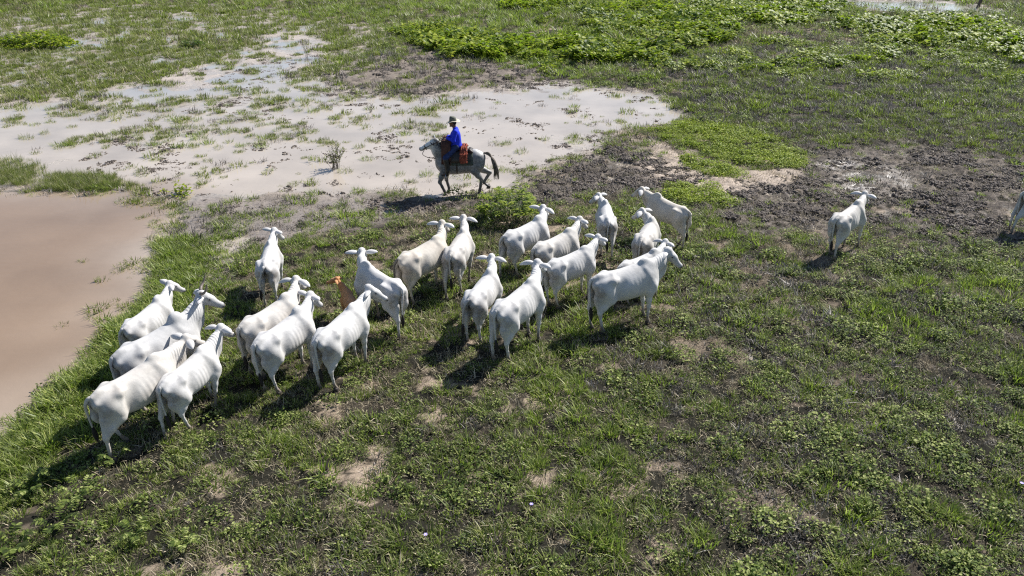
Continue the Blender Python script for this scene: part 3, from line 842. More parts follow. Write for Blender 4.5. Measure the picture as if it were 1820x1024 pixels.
def make_cow(tagname, x, y, yaw, sc, na, ne, ha, hp, legs='stand', lx=.95, coat=None, horns=None, fat=1.0, hump=1.0, dewlap=1.0,
             ear=(1.0, 1.0), tail='hang', blotch=1.0, darktail=0.0, label='', earlen=.31, calf=False, group='white cattle of the herd'):
    coat = coat or M_white
    root = empty('calf' if calf else 'cow', (x, y, zat(x, y) - .015), R(yaw), sc)
    tag(root, label, 'calf' if calf else 'cow', None if calf else group)
    vr = random.Random(hash(tagname) if False else sum(ord(c) * (i + 3) for i, c in enumerate(tagname)))
    if ear == (1.0, 1.0): ear = (vr.uniform(.35, .9), vr.uniform(.35, .9))
    hump = hump * vr.uniform(.95, 1.35) if not calf else hump; dewlap = dewlap * vr.uniform(.9, 1.25); fat = fat * vr.uniform(.85, .97)
    na, ne, ha, hp = (R(a) for a in (na, ne, ha, hp))
    S = Solid(.021 / sc if not calf else .024)
    X = lambda v: v * lx
    # trunk
    S.ell((X(.22), 0, 1.00), (.50 * lx, .265 * fat, .355), .10)
    S.ell((X(-.12), 0, .97), (.50 * lx, .300 * fat, .325 * (.9 + .1 * fat)), .10)
    S.ell((X(-.40), 0, 1.03), (.32 * lx, .20 * (.4 + .6 * fat), .25), .12)
    S.cap((X(-.50), 0, 1.19), (X(.35), 0, 1.20), .105, .12, .10)
    S.cap((X(-.70), 0, 1.285), (X(.25), 0, 1.295), .030, .030, .05)
    S.ell((X(-.62), 0, 1.10), (.26, .155, .18), .09)
    for q in (1, -1):
        S.ell((X(-.43), q * .210, 1.205), (.110, .045, .055), .09)           # hooks
        S.cap((X(-.45), q * .17, 1.175), (X(-.76), q * .10, 1.13), .065, .055, .07)
        S.cap((X(-.42), q * .20, 1.21), (X(-.40), q * .06, 1.27), .036, .034, .05)
        S.cap((X(-.45), q * .215, 1.20), (X(-.50), q * .225, .90), .045, .05, .07)
        S.ell((X(-.82), q * .105, 1.13), (.045, .035, .045), .045)            # pins
        # thigh
        S.ell((X(-.60), q * .165, .95), (.165, .095, .25), .09)
        S.ell((X(-.73), q * .125, .88), (.100, .070, .22), .07)
    S.cap((X(-.62), 0, 1.24), (X(-.82), 0, 1.235), .07, .045, .06)
    # shoulder and chest
    S.ell((X(.52), 0, 1.00), (.24, .215, .33), .10)
    for q in (1, -1):
        S.cap((X(.38), q * .105, 1.30), (X(.56), q * .190, .93), .050, .085, .055)
        S.ell((X(.55), q * .165, .86), (.13, .095, .17), .08)
        S.cap((X(-.24), q * .335 * fat, 1.20), (X(-.35), q * .355 * fat, .92), .062, .050, .15, None, True)   # hungry hollow before the hip
        S.ell((X(.30), q * .36 * fat, 1.10), (.12, .06, .22), .10, sub=True)
    S.ell((X(.66), 0, .90), (.16, .13, .20), .10)
    S.ell((X(.60), 0, .76), (.17, .085, .10), .09)
    # hump
    S.ell((X(.43), 0, 1.36), (.155, .07 * hump, .12 * hump), .055)
    S.ell((X(-.84), 0, .93), (.09, .018, .20), .05, sub=True)
    S.cap((X(.20), 0, 1.28), (X(.55), 0, 1.33), .07, .08, .08)
    # neck
    nb = V3(.60 * lx, 0, 1.28)
    P = nb + .60 * V3(math.cos(na) * math.cos(ne), math.sin(na) * math.cos(ne), math.sin(ne))
    f = V3(math.cos(ha) * math.cos(hp), math.sin(ha) * math.cos(hp), math.sin(hp))
    Mz = P + .47 * f
    side = unit(np.cross(V3(0, 0, 1), f)); up = np.cross(f, side)
    n0 = V3(X(.50), 0, 1.14); n1 = nb * .5 + P * .5 + V3(.03, 0, -.04); n1[:2] = n1[:2] * .8 + (nb[:2] + (P[:2] - nb[:2]) * .42) * .2
    hb = P - up * .085 + f * .02
    nd = unit(P - nb); nside = unit(np.cross(V3(0, 0, 1), nd))
    S.chain([n0, n1 - V3(0, 0, .07), hb], [.220, .134, .090], .10, (nside, .72))
    S.cap(V3(X(.50), 0, 1.28), n1 + V3(0, 0, .03), .10, .075, .08)
    # dewlap
    d0 = V3(X(.66), 0, .80); d1 = n1 - V3(0, 0, .27) + V3(.05, 0, 0) ; d2 = hb + f * .05 - V3(0, 0, .10)
    S.chain([d0, d1, d2], [.085 * dewlap, .075 * dewlap, .045], .07, (nside, .30))
    # head
    S.cap(P + f * .03 - up * .035, P + f * .20 - up * .035, .092, .084, .05)
    S.cap(P + f * .15 - up * .045, P + f * .40 - up * .045, .072, .050, .05)
    S.ell(P + f * .435 - up * .05, (.050, .055, .050), .04)
    S.cap(P + f * .08 - up * .12, P + f * .38 - up * .085, .055, .032, .05)
    for q in (1, -1):
        S.ell(P + f * .135 + side * q * .066 - up * .005, (.035, .03, .03), .03)
        S.ell(P + f * .05 + side * q * .085 - up * .10, (.055, .03, .055), .04)
        S.ell(P + f * .455 + side * q * .032 - up * .035, (.022, .02, .02), .02)
    S.ell(P - up * .0, (.06, .06, .05), .05)
    # legs
    o4 = LEGS[legs]
    hooves = []
    for q, off in ((1, o4[0]), (-1, o4[1])):
        hx = X(-.64) + off
        hip = V3(X(-.60), q * .15, 1.0); stifle = V3(X(-.46) + off * .25, q * .175, .79)
        hock = V3(X(-.72) + off * .62, q * .15, .49 + abs(off) * .06); fet = V3(hx - .01 - off * .03, q * .145, .135)
        S.chain([hip, stifle], [.14, .105], .09)
        S.chain([stifle + V3(-.04, 0, -.02), (stifle * .45 + hock * .55) + V3(-.02, 0, 0), hock], [.105, .066, .044], .05)
        S.cap(V3(X(-.76), q * .12, .82), hock + V3(-.025, 0, .03), .08, .026, .06)      # hamstring
        S.chain([hock, hock * .45 + fet * .55, fet], [.043, .029, .034], .03)
        S.cap(fet, V3(hx + .04, q * .145, .06), .034, .040, .02)
        hooves.append(V3(hx + .045, q * .145, 0))
    for q, off in ((1, o4[2]), (-1, o4[3])):
        hx = X(.52) + off; el = V3(X(.50) + off * .12, q * .17, .80); kn = V3(X(.53) + off * .62, q * .155, .43); ft = V3(hx, q * .15, .13)
        S.chain([el, el * .45 + kn * .55, kn], [.088, .055, .046], .06)
        S.ell(kn + V3(.006, 0, 0), (.046, .042, .05), .02)
        S.chain([kn, kn * .45 + ft * .55, ft], [.040, .029, .034], .03)
        S.cap(ft, V3(hx + .04, q * .15, .06), .034, .040, .02)
        hooves.append(V3(hx + .045, q * .15, 0))
    # udder / sheath fold
    S.ell((X(-.42), 0, .70), (.12, .08, .075), .07)
    vs, fs = S.mesh(2)
    body = mesh_obj('body', vs, fs, coat, root)
    dn = np.linalg.norm(vs - (P + f * .475 - up * .05), axis=1)
    dark = np.clip((.085 - dn) / .035, 0, 1)
    for q in (1, -1): dark = dark + .55 * np.exp(-(np.linalg.norm(vs - (P + f * .16 + side * q * .085 - up * .02), axis=1) / .035) ** 2)
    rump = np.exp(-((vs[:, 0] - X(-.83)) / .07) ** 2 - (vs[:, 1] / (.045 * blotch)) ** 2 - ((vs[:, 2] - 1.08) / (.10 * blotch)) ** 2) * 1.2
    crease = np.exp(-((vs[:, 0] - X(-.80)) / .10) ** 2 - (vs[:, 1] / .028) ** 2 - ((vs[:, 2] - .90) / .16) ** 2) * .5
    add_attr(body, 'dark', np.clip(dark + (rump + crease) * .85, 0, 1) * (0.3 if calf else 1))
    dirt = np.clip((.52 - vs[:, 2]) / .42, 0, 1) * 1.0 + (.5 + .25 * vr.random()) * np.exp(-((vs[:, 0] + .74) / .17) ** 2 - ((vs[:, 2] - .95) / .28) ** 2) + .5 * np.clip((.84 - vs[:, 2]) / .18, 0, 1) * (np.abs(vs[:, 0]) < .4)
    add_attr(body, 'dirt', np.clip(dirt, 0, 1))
    add_attr(body, 'rib', np.exp(-((vs[:, 0] - .10) / .22) ** 4 - ((vs[:, 2] - 1.0) / .20) ** 4) * np.clip(1.15 - fat, 0, 1) * 1.6)
    nk = np.exp(-(np.linalg.norm(vs - n1, axis=1) / .26) ** 4)
    add_attr(body, 'fold', nk * np.clip((P[2] + .02 - vs[:, 2]) / .1, 0, 1))
    for q, e_ in ((1, ear[0]), (-1, ear[1])):
        if e_ is None: continue
        b = P + f * .015 + side * q * .082 - up * .055
        out = unit(side * q * .95 - f * (.30) + up * (.10 + .25 * (e_ - 1)))
        fw = unit(f * .75 + up * -.45); upp = np.cross(out, fw); upp = unit(upp) * (1 if upp @ up > 0 else -1)
        fw = unit(np.cross(upp, out)); fw = fw if fw @ f > 0 else -fw
        ear_mesh(b, out, fw, upp, earlen, .155, coat if calf else M_ear, root, .10 + .5 * max(0, 1 - e_))
        eb = P + f * .155 + side * q * .083 - up * .018
        ev, ef = tube([eb - f * .022, eb - f * .012, eb, eb + f * .012, eb + f * .022], [.004, .014, .017, .014, .004], 8)
        mesh_obj('eye', ev, ef, M_eye, root)
    if horns:
        for q in (1, -1):
            b = P + side * q * .06 + up * .02 - f * .02
            pts_ = smooth_path([b, b + side * q * .09 + up * .03, b + side * q * .16 + up * .10 * horns, b + side * q * .17 + up * .20 * horns - f * .03 + V3(0, 0, .03)], 4)
            tv, tf = tube(pts_, lerp_list([.032, .028, .018, .005], len(pts_)), 8); mesh_obj('horn', tv, tf, M_horn, root)
    tb = V3(X(-.79), 0, 1.235)
    if tail == 'hang': path = [tb, tb + V3(-.07, 0, -.02), tb + V3(-.10, .01, -.15), tb + V3(-.07, .02, -.42), tb + V3(-.05, .01, -.66)]
    elif tail == 'left': path = [tb, tb + V3(-.07, .03, -.01), tb + V3(-.11, .09, -.14), tb + V3(-.08, .15, -.40), tb + V3(-.05, .17, -.64)]
    elif tail == 'right': path = [tb, tb + V3(-.07, -.03, -.01), tb + V3(-.11, -.09, -.14), tb + V3(-.08, -.14, -.40), tb + V3(-.05, -.15, -.64)]
    else: path = [tb, tb + V3(-.10, -.05, .0), tb + V3(-.16, -.18, -.12), tb + V3(-.13, -.27, -.36), tb + V3(-.10, -.24, -.58)]
    if calf: path = [tb + (p - tb) * .8 for p in path]
    pp = smooth_path(path, 5)
    tv, tf = tube(pp, lerp_list([.040, .036, .025, .018, .014], len(pp)), 8)
    tl = mesh_obj('tail', tv, tf, coat, root); add_attr(tl, 'dark', np.full(len(tv), darktail)); add_attr(tl, 'dirt', np.full(len(tv), .25))
    e = path[-1]; d = unit(path[-1] - path[-2])
    pp = [e - d * .03, e + d * .06, e + d * .16, e + d * .25, e + d * .31]
    tv, tf = tube(pp, [.014, .036, .042, .026, .004], 8); mesh_obj('tail_tuft', tv, tf, coat if calf else M_switch, tl)
    for h in hooves:
        vs_ = []; fs_ = []
        for zz, r_ in ((-.01, .050), (.05, .044), (.075, .036)):
            for j in range(10):
                an = j * .628; vs_.append((h[0] + math.cos(an) * r_ * 1.25 - (.02 if math.cos(an) < 0 else 0) - zz * .25, h[1] + math.sin(an) * r_, zz))
        for l in (0, 1):
            for j in range(10): fs_.append((l * 10 + j, l * 10 + (j + 1) % 10, l * 10 + 10 + (j + 1) % 10, l * 10 + 10 + j))
        fs_.append(tuple(range(20, 30)))
        mesh_obj('hoof', vs_, fs_, M_hoof, root)
    return root

HERD = [
 ('c1', -7.41, 14.31, 74, 0.875, 18, 22, -30, -40, dict(legs='stand', label='white cow beside the brown pond, topmost of the left group, muzzle turned right', horns=None, tail='left')),
 ('c2', -6.60, 12.87, 56, 1.089, 12, 34, -33, -38, dict(blotch=1.6, legs='stand', coat=M_grey, horns=1.25, fat=1.08, hump=1.25, dewlap=1.3, label='big greyish cow with curved dark horns looking right')),
 ('c3', -6.51, 11.67, 58, 1.023, 10, 14, -8, -36, dict(coat=M_cream, legs='stride', label='white cow lowest at left, its head just above the back of the cow beside it', fat=1.0, tail='left')),
 ('c4', -5.80, 12.22, 71, 0.911, 1, 30, -8, -46, dict(legs='walk', label='slim white cow at lower right of the left group, ears level, looking away', fat=.92)),
 ('c5', -5.75, 17.24, 98, 0.912, -4, 22, -40, -48, dict(blotch=1.7, legs='stand', label='white cow standing apart at upper left seen from behind, dark patch under tail', tail='left')),
 ('c6', -4.79, 14.01, 58, 0.985, 34, 22, 16, -46, dict(coat=M_cream, legs='stand', label='white cow between the left group and the cow with the brownish poll')),
 ('c7', -4.41, 13.52, 62, 0.975, 25, 16, -9, -52, dict(legs='stand', label='white cow with a brownish poll, third to the left of the tan calf', tail='hang')),
 ('c8', -3.35, 13.71, 66, 0.979, 3, 22, -58, -36, dict(legs='wide', label='white cow in front of the tan calf, dark tipped muzzle pointing right', dewlap=1.2)),
 ('c9', -2.92, 15.75, 135, 1.000, -34, 18, -43, -44, dict(legs='walk', fat=.86, label='bony white cow walking up left past the calf, long tail hanging to its knees', tail='hang')),
 ('c10', -2.08, 17.24, 50, 1.000, 40, 28, 18, -42, dict(darktail=.8, legs='stand', coat=M_ivory, fat=1.12, label='cream yellowish stocky cow with a dark tail swung to its left', tail='left')),
 ('c11', -1.28, 17.74, 78, 0.953, 18, 25, 12, -42, dict(coat=M_cream, legs='walk', label='white cow touching the cream cow on its right, seen from behind')),
 ('c12', -0.63, 15.50, 70, 0.951, 22, 21, 12, -44, dict(blotch=1.9, darktail=.25, legs='stand', label='white cow with dark blotch at tail root and tail swung left, below the cream cow', tail='left')),
 ('c13', 0.15, 14.72, 56, 1.039, 27, 25, 1, -40, dict(legs='wide', label='large white cow lowest in the herd centre, long shadow at its left', dewlap=1.1)),
 ('c14', 0.37, 18.59, 44, 0.973, 42, 22, 20, -43, dict(blotch=1.2, legs='walk', label='white cow directly in front of the dark green shrub', tail='left')),
 ('c15', 1.10, 18.00, 42, 0.947, 24, 24, 0, -45, dict(coat=M_cream, legs='stand', label='white cow right of the one by the shrub, legs hidden by the slender cow')),
 ('c16', 1.38, 16.84, 37, 0.912, 23, 22, 10, -42, dict(legs='stand', label='slender white cow with one grey ear out, just left of the largest cow', tail='left')),
 ('c17', 2.50, 15.75, 24, 1.065, 17, 20, -44, -44, dict(blotch=1.3, legs='wide', coat=M_white, fat=1.05, hump=1.15, dewlap=1.6, ear=(.3, .2), label='largest white cow at the right end of the herd, deep dewlap, head turned right', tail='hang')),
 ('c18', 3.06, 17.08, 34, 0.855, 26, 20, 8, -44, dict(legs='stand', label='white cow almost hidden behind the largest one, only back and head showing')),
 ('c19', 3.41, 18.60, 68, 0.914, 46, 18, 69, -44, dict(coat=M_cream, legs='stand', label='small white cow with head turned sharply left, behind the largest cow')),
 ('c20', 4.26, 20.53, 128, 0.899, -8, 14, 20, -40, dict(legs='walk', lx=1.0, coat=M_ivory, hump=1.2, dewlap=1.3, label='white cow at upper right of the herd facing left with drooping ears')),
 ('c21', 2.52, 20.02, 89, 0.887, 15, 14, 55, -44, dict(legs='step', label='white cow at top middle of the herd, seen from behind, muzzle to the left')),
 ('c22', 8.95, 19.83, 44, 0.955, 13, 22, 1, -42, dict(coat=M_cream, legs='step', fat=.9, label='lone white cow walking off at the right, apart from the herd', tail='hang')),
 ('c23', 15.22, 21.45, 8, 1.0, 0, 25, 0, -40, dict(legs='trail', label='white cow cut by the right photo edge, only its hindquarters in view')),
]
for (nm_, x_, y_, yw, s_c, a1, a2, a3, a4, kw) in HERD: make_cow(nm_, x_, y_, yw, s_c, a1, a2, a3, a4, **kw)
make_cow('calf', -3.59, 15.75, 115, .60, 30, 42, 62, -22, lx=.85, coat=M_tan, calf=True, fat=.85, hump=.3, dewlap=.5, earlen=.28,
         label='tan brown calf half hidden behind the cow with the dark tipped muzzle')
print('herd built')

# ------------------------------------------------------------------ horse
def hide_attrs(o, n): 
    for a in ('dark', 'dirt', 'rib', 'fold'): add_attr(o, a, np.zeros(n))
s = NT('dapple_grey_coat'); tc = s.n('ShaderNodeTexCoord')
vo = s.n('ShaderNodeTexVoronoi', Scale=13.0); s.l(tc.outputs['Object'], vo.inputs['Vector'])
na_ = s.noise(4, 4, .6, tc.outputs['Object'])
dp = s.ramp(vo.outputs['Distance'], [(.15, (.36, .35, .34)), (.6, (.14, .138, .142))])
pl = s.ramp(na_.outputs[0], [(.35, (.27, .26, .25)), (.65, (.12, .118, .124))])
c = s.mix(.5, dp.outputs[0], pl.outputs[0])
c = s.mix(s.attr('pale').outputs['Fac'], c, (.72, .71, .70)); c = s.mix(s.attr('dark').outputs['Fac'], c, (.035, .032, .034))
p = s.n('ShaderNodeBsdfPrincipled', Roughness=.5); s.l(c, p.inputs['Base Color']); s.l(p.outputs[0], s.out.inputs[0]); M_horse = s.m
M_mane = simple_mat('dark_mane_hair', (.055, .048, .045), .7, .3, .4, 30)
M_tailhair = simple_mat('horse_tail_hair', (.16, .135, .11), .7, .3, .6, 14)
M_leather = simple_mat('dark_leather', (.030, .022, .018), .5, .5, .3, 20)
M_redleather = simple_mat('worn_red_brown_leather', (.085, .035, .024), .7, .3, .4, 14, .3)
M_strap = simple_mat('strap_leather', (.045, .028, .022), .5, .4, .3, 20)
M_fleece = simple_mat('rust_orange_fleece', (.30, .085, .055), .9, .1, .45, 22, .8)
M_blanket = simple_mat('saddle_blanket', (.07, .085, .075), .85, .1, .4, 12, .3)
M_shirt = simple_mat('royal_blue_shirt', (.022, .045, .62), .8, .2, .18, 9, .5)
M_jeans = simple_mat('faded_denim', (.032, .046, .12), .85, .2, .35, 14, .4)
M_boot = simple_mat('black_boots', (.018, .016, .016), .45, .5, .3, 14)
M_skin = simple_mat('brown_skin', (.17, .085, .05), .55, .35, .12, 12)
M_hair = simple_mat('black_hair', (.012, .010, .009), .6, .3, .3, 30)
M_hat = simple_mat('straw_hat', (.56, .50, .40), .8, .2, .2, 30, .4)
M_band = simple_mat('dark_hat_band', (.13, .135, .11), .8, .2, .3, 30)
M_steel = simple_mat('steel', (.45, .45, .46), .3, .5, .1, 10, 0, .9)

HX, HY = -1.65, 24.9
HZ = zat(HX, HY)
horse = empty('horse', (HX, HY, HZ - .02), R(180)); tag(horse, 'dapple grey horse walking left through the mud under the rider in blue', 'horse')
S = Solid(.019)
S.ell((.22, 0, 1.05), (.52, .26, .37), .10); S.ell((-.20, 0, 1.08), (.50, .265, .355), .10)
S.ell((-.48, 0, 1.24), (.32, .235, .25), .10); S.ell((.50, 0, 1.07), (.30, .22, .38), .10)
S.cap((-.45, 0, 1.40), (.1, 0, 1.33), .10, .09, .10); S.cap((.1, 0, 1.33), (.48, 0, 1.42), .08, .06, .08)
S.ell((.66, 0, 1.05), (.16, .17, .20), .08)
for q in (1, -1):
    S.ell((-.56, q * .13, 1.10), (.22, .12, .26), .09); S.cap((.42, q * .12, 1.30), (.60, q * .16, 1.0), .08, .11, .08)
    S.ell((-.40, q * .16, .98), (.12, .09, .13), .08)
    S.ell((.52, q * .15, .90), (.12, .085, .16), .07)
poll = V3(.82, 0, 1.80); mz = V3(1.33, 0, 1.58); f = unit(mz - poll); up = V3(-f[2], 0, f[0])
S.chain([V3(.50, 0, 1.22), V3(.70, 0, 1.48), poll - V3(.02, 0, .07)], [.28, .215, .15], .10, (V3(0, 1, 0), .60))
S.cap(poll - up * .05, poll + f * .22 - up * .05, .11, .095, .05, (V3(0, 1, 0), .8)); S.cap(poll + f * .1 - up * .13, poll + f * .22 - up * .12, .115, .09, .05, (V3(0, 1, 0), .65))
S.cap(poll + f * .2 - up * .065, poll + f * .50 - up * .065, .088, .062, .05); S.ell(poll + f * .52 - up * .075, (.068, .058, .065), .04)
S.cap(poll + f * .25 - up * .12, poll + f * .50 - up * .11, .045, .033, .04)
legs_h = [
 ('hind near', [V3(-.55, .13, 1.0), V3(-.42, .15, .85), V3(-.66, .14, .56), V3(-.60, .13, .16), V3(-.54, .13, .06)]),
 ('hind far', [V3(-.55, -.13, 1.0), V3(-.52, -.15, .86), V3(-.93, -.14, .70), V3(-.72, -.13, .36), V3(-.86, -.13, .24)])]
for _, L in legs_h:
    S.chain([L[0], L[1]], [.15, .12], .08); S.chain([L[1] - V3(.05, 0, .02), L[1] * .45 + L[2] * .55, L[2]], [.14, .095, .067], .05)
    S.chain([L[2], L[2] * .5 + L[3] * .5, L[3]], [.061, .048, .052], .03); S.cap(L[3], L[4], .035, .045, .02)
legs_f = [
 ('near', [V3(.54, .15, .88), V3(.70, .14, .46), V3(.55, .13, .14), V3(.54, .13, .06)]),
 ('far', [V3(.52, -.15, .88), V3(.50, -.14, .46), V3(.42, -.13, .15), V3(.46, -.13, .06)])]
for _, L in legs_f:
    S.chain([L[0], L[0] * .4 + L[1] * .6, L[1]], [.12, .084, .064], .06); S.ell(L[1], (.05, .045, .055), .02)
    S.chain([L[1], L[1] * .5 + L[2] * .5, L[2]], [.055, .046, .050], .03); S.cap(L[2], L[3], .036, .046, .02)
vs, fs = S.mesh(2)
hb = mesh_obj('body', vs, fs, M_horse, horse)
dk = np.clip((.62 - vs[:, 2]) / .45, 0, .85) + np.clip((.10 - np.linalg.norm(vs - (poll + f * .56 - up * .08), axis=1)) / .06, 0, .9)
add_attr(hb, 'dark', np.clip(dk, 0, 1)); add_attr(hb, 'pale', np.clip((vs[:, 0] - .78) * 6, 0, .95) + np.clip((vs[:, 2] - 1.34) * 4, 0, .55) * (vs[:, 0] < 0))  # near-white head; sunlit top of the croup painted pale into the coat
for q in (1, -1):
    b = poll + V3(0, q * .055, .01); o_ = unit(V3(.05, q * .25, 1)); fw = unit(V3(1, q * .3, 0)); fw = unit(fw - o_ * (fw @ o_)); sd = np.cross(o_, fw)
    e = ear_mesh(b, o_, fw, sd, .17, .075, M_horse, horse, 0.0); add_attr(e, 'pale', np.full(len(e.data.vertices), .8 if q < 0 else .1))
    eb = poll + f * .17 + V3(0, q * .074, 0) - up * .03; ev, ef = tube([eb - f * .02, eb - f * .01, eb, eb + f * .01, eb + f * .02], [.003, .013, .016, .013, .003], 8); mesh_obj('eye', ev, ef, M_eye, horse)
# mane and tail as locks of hair
def locks(name, roots, mat, parent, r0=.012, ring=5):
    vs = []; fs = []
    for path in roots:
        pp = smooth_path(path, 4); tv, tf = tube(pp, lerp_list([r0, r0 * 1.1, r0 * .8, r0 * .15], len(pp)), ring)
        o = len(vs); vs += tv; fs += [tuple(i + o for i in q) for q in tf]
    return mesh_obj(name, vs, fs, mat, parent)
rt = []
for i in range(34):
    t = i / 33; b = V3(.50, 0, 1.47) * (1 - t) + (poll + V3(-.04, 0, .02)) * t; b = b + V3(-.035, 0, .0) * math.sin(t * 3.14); sd = random.choice((1, 1, -1))
    rt.append([b, b + V3(-.02, sd * .05, .02), b + V3(-.04 + rnd(-.02, .02), sd * .11, -.09), b + V3(-.05 + rnd(-.03, .03), sd * .13, -.17)])
for i in range(7): rt.append([poll + V3(.0, rnd(-.03, .03), .03), poll + V3(.05, rnd(-.04, .04), .04), poll + f * .14 + up * .03 + V3(0, rnd(-.05, .05), 0)])
locks('mane', rt, M_mane, horse)
rt = []
for i in range(46):
    a, b = rnd(-.05, .05), rnd(-.05, .05)
    rt.append([V3(-.74, a * .4, 1.40), V3(-.92, a, 1.36 + b), V3(-1.05 + b, a * 1.6, 1.12), V3(-1.13 + b * 1.4, a * 2, .82 + rnd(-.05, .05)), V3(-1.14 + b * 2, a * 2, .55 + rnd(-.08, .14))])
locks('tail', rt, M_tailhair, horse, .016)
for c_, zt in (((-.53, .13), 0), ((.55, .13), 0), ((.47, -.13), 0), ((-.87, -.13), .17)):
    vs_ = []; fs_ = []
    for zz, r_ in ((-.01, .062), (.05, .054), (.085, .042)):
        for j in range(10): an = j * .628; vs_.append((c_[0] + math.cos(an) * r_ * 1.1 - zz * .3, c_[1] + math.sin(an) * r_, zt + zz))
    for l in (0, 1):
        for j in range(10): fs_.append((l * 10 + j, l * 10 + (j + 1) % 10, l * 10 + 10 + (j + 1) % 10, l * 10 + 10 + j))
    fs_.append(tuple(range(20, 30))); fs_.append(tuple(range(10))[::-1]); mesh_obj('hoof', vs_, fs_, M_hoof, horse)

# tack
bridle = empty('bridle', (HX, HY, HZ - .02), R(180)); tag(bridle, 'dark leather bridle with reins worn by the grey horse', 'bridle')
def loop_strap(name, c, n, ra, rb, w, mat, parent, t=.006, axis_up=None):
    """strap loop round a limb or head: centre, normal, radii"""
    n = unit(n); a = unit(np.cross(V3(0, 1, 0), n)); b = V3(0, 1, 0)
    pts_ = [c + a * ra * math.cos(k * 2 * math.pi / 22) + b * rb * math.sin(k * 2 * math.pi / 22) for k in range(23)]
    tv, tf = tube(pts_, [w] * 23, 6, None, False); return mesh_obj(name, tv, tf, mat, parent)
loop_strap('noseband', poll + f * .36 - up * .075, f, .085, .072, .015, M_strap, bridle)
loop_strap('cheek_strap', poll + f * .06 - up * .09, unit(f + up * .15), .125, .096, .015, M_strap, bridle)
loop_strap('browband', poll + f * .10 - up * .06, unit(f - up * .5), .10, .093, .014, M_strap, bridle)
for q in (1, -1):
    a_ = poll + f * .08 + V3(0, q * .088, 0) - up * .06; b_ = poll + f * .36 + V3(0, q * .07, 0) - up * .08; c_ = poll + f * .47 + V3(0, q * .05, 0) - up * .10
    tv, tf = tube(smooth_path([a_, b_, c_], 4), [.013] * 9, 6); mesh_obj('side_strap', tv, tf, M_strap, bridle)
    tv, tf = tube([c_ + V3(0, q * .012, -.03), c_ + V3(0, q * .015, 0), c_ + V3(0, q * .012, .03)], [.006, .012, .006], 6); mesh_obj('bit_ring', tv, tf, M_steel, bridle)
    hand = V3(.47, q * .05, 1.92)
    tv, tf = tube(smooth_path([c_ + V3(0, q * .015, -.01), V3(1.0, q * .16, 1.66), V3(.70, q * .13, 1.80), hand], 6), [.011] * 19, 6); mesh_obj('rein', tv, tf, M_strap, bridle)
tv, tf = tube(smooth_path([poll + f * .44 - up * .15, V3(1.22, .03, 1.36), V3(1.05, .05, 1.26), V3(.84, .08, 1.25), V3(.70, .10, 1.22)], 5), [.010] * 21, 6); mesh_obj('halter_rope', tv, tf, M_strap, bridle)
ring_ = [V3(.50 + .26 * math.sin(a) if math.sin(a) > 0 else .50, .215 * math.cos(a), 1.10) for a in np.linspace(0, math.pi, 14)]
tv, tf = tube([V3(.34, .24, 1.25)] + [V3(p[0] + .03, p[1] * 1.08, 1.12 - .10 * math.sin(i / 13 * math.pi)) for i, p in enumerate(ring_)] + [V3(.34, -.24, 1.25)], [.014] * 16, 6)
mesh_obj('breast_collar', tv, tf, M_strap, bridle)

saddle = empty('saddle', (HX, HY, HZ - .02), R(180)); tag(saddle, 'dark saddle with rust orange fleece and hanging leather flap on the grey horse', 'saddle')
def draped(name, x0, x1, zlow, mat, thick, rough=0.0, off=.0, n=14, seed=0, topz=1.44, halfw=.27):
    """a cloth bent over the horse's back between x0 and x1, hanging to zlow on each side"""
    r_ = random.Random(seed); vs = []; fs = []; m = 17
    for layer in (0, 1):
        for i in range(n + 1):
            xx = x0 + (x1 - x0) * i / n
            for j in range(m):
                u = j / (m - 1) * 2 - 1; au = abs(u); sg = 1 if u > 0 else -1
                if au < .45: yy = halfw * .85 * math.sin(au / .45 * 1.2); zz = topz - .16 * (au / .45) ** 2
                else: k = (au - .45) / .55; yy = halfw * (.79 + .21 * math.sin(k * 2.4)); zz = (topz - .16) * (1 - k) + zlow * k
                jr = (r_.random() - .5) * rough
                e = thick * (1 - layer)
                vs.append((xx + jr, sg * (yy + off + e + jr), zz + off + e * (1 - au) + jr * .7))
    N = (n + 1) * m
    for i in range(n):
        for j in range(m - 1):
            a = i * m + j; fs.append((a, a + 1, a + m + 1, a + m)); fs.append((N + a, N + a + m, N + a + m + 1, N + a + 1))
    for i in range(n):
        a = i * m; fs.append((a, a + m, N + a + m, N + a)); b = a + m - 1; fs.append((b, N + b, N + b + m, b + m))
    for j in range(m - 1):
        a = j; fs.append((a, N + a, N + a + 1, a + 1)); b = n * m + j; fs.append((b, b + 1, N + b + 1, N + b))
    return mesh_obj(name, vs, fs, mat, saddle)
draped('blanket', -.40, .40, 1.06, M_blanket, .018, .01, .0, seed=3, topz=1.46, halfw=.275)
draped('seat', -.20, .32, 1.12, M_leather, .030, .008, .024, seed=4, topz=1.48, halfw=.275)
fl = draped('fleece', -.20, -.02, 1.26, M_fleece, .055, .055, .055, n=16, seed=5, topz=1.56, halfw=.29)
draped('leather_flap', .30, .60, 1.08, M_redleather, .030, .03, .03, seed=6, topz=1.78, halfw=.285)
rt = []
for i in range(420):
    sg = random.choice((1, 1, -1)); xx = rnd(-.22, .0); k = random.random(); zz = 1.64 - .44 * k; yy = (.39 * min(1, .12 + k * 2.2)) * sg
    if k < .06: yy = rnd(-.16, .16)
    b = V3(xx, yy, zz); rt.append([b, b + V3(rnd(-.03, .03), sg * .03, -.01), b + V3(rnd(-.05, .05), sg * .035, -.055)])
locks('fleece_hair', rt, M_fleece, fl, .011, 4)
S = Solid(.016); S.cap((.30, 0, 1.52), (.36, 0, 1.66), .07, .05, .05); S.cap((.33, -.10, 1.55), (.33, .10, 1.55), .06, .06, .05)
vs, fs = S.mesh(2); mesh_obj('pommel', vs, fs, M_leather, saddle)
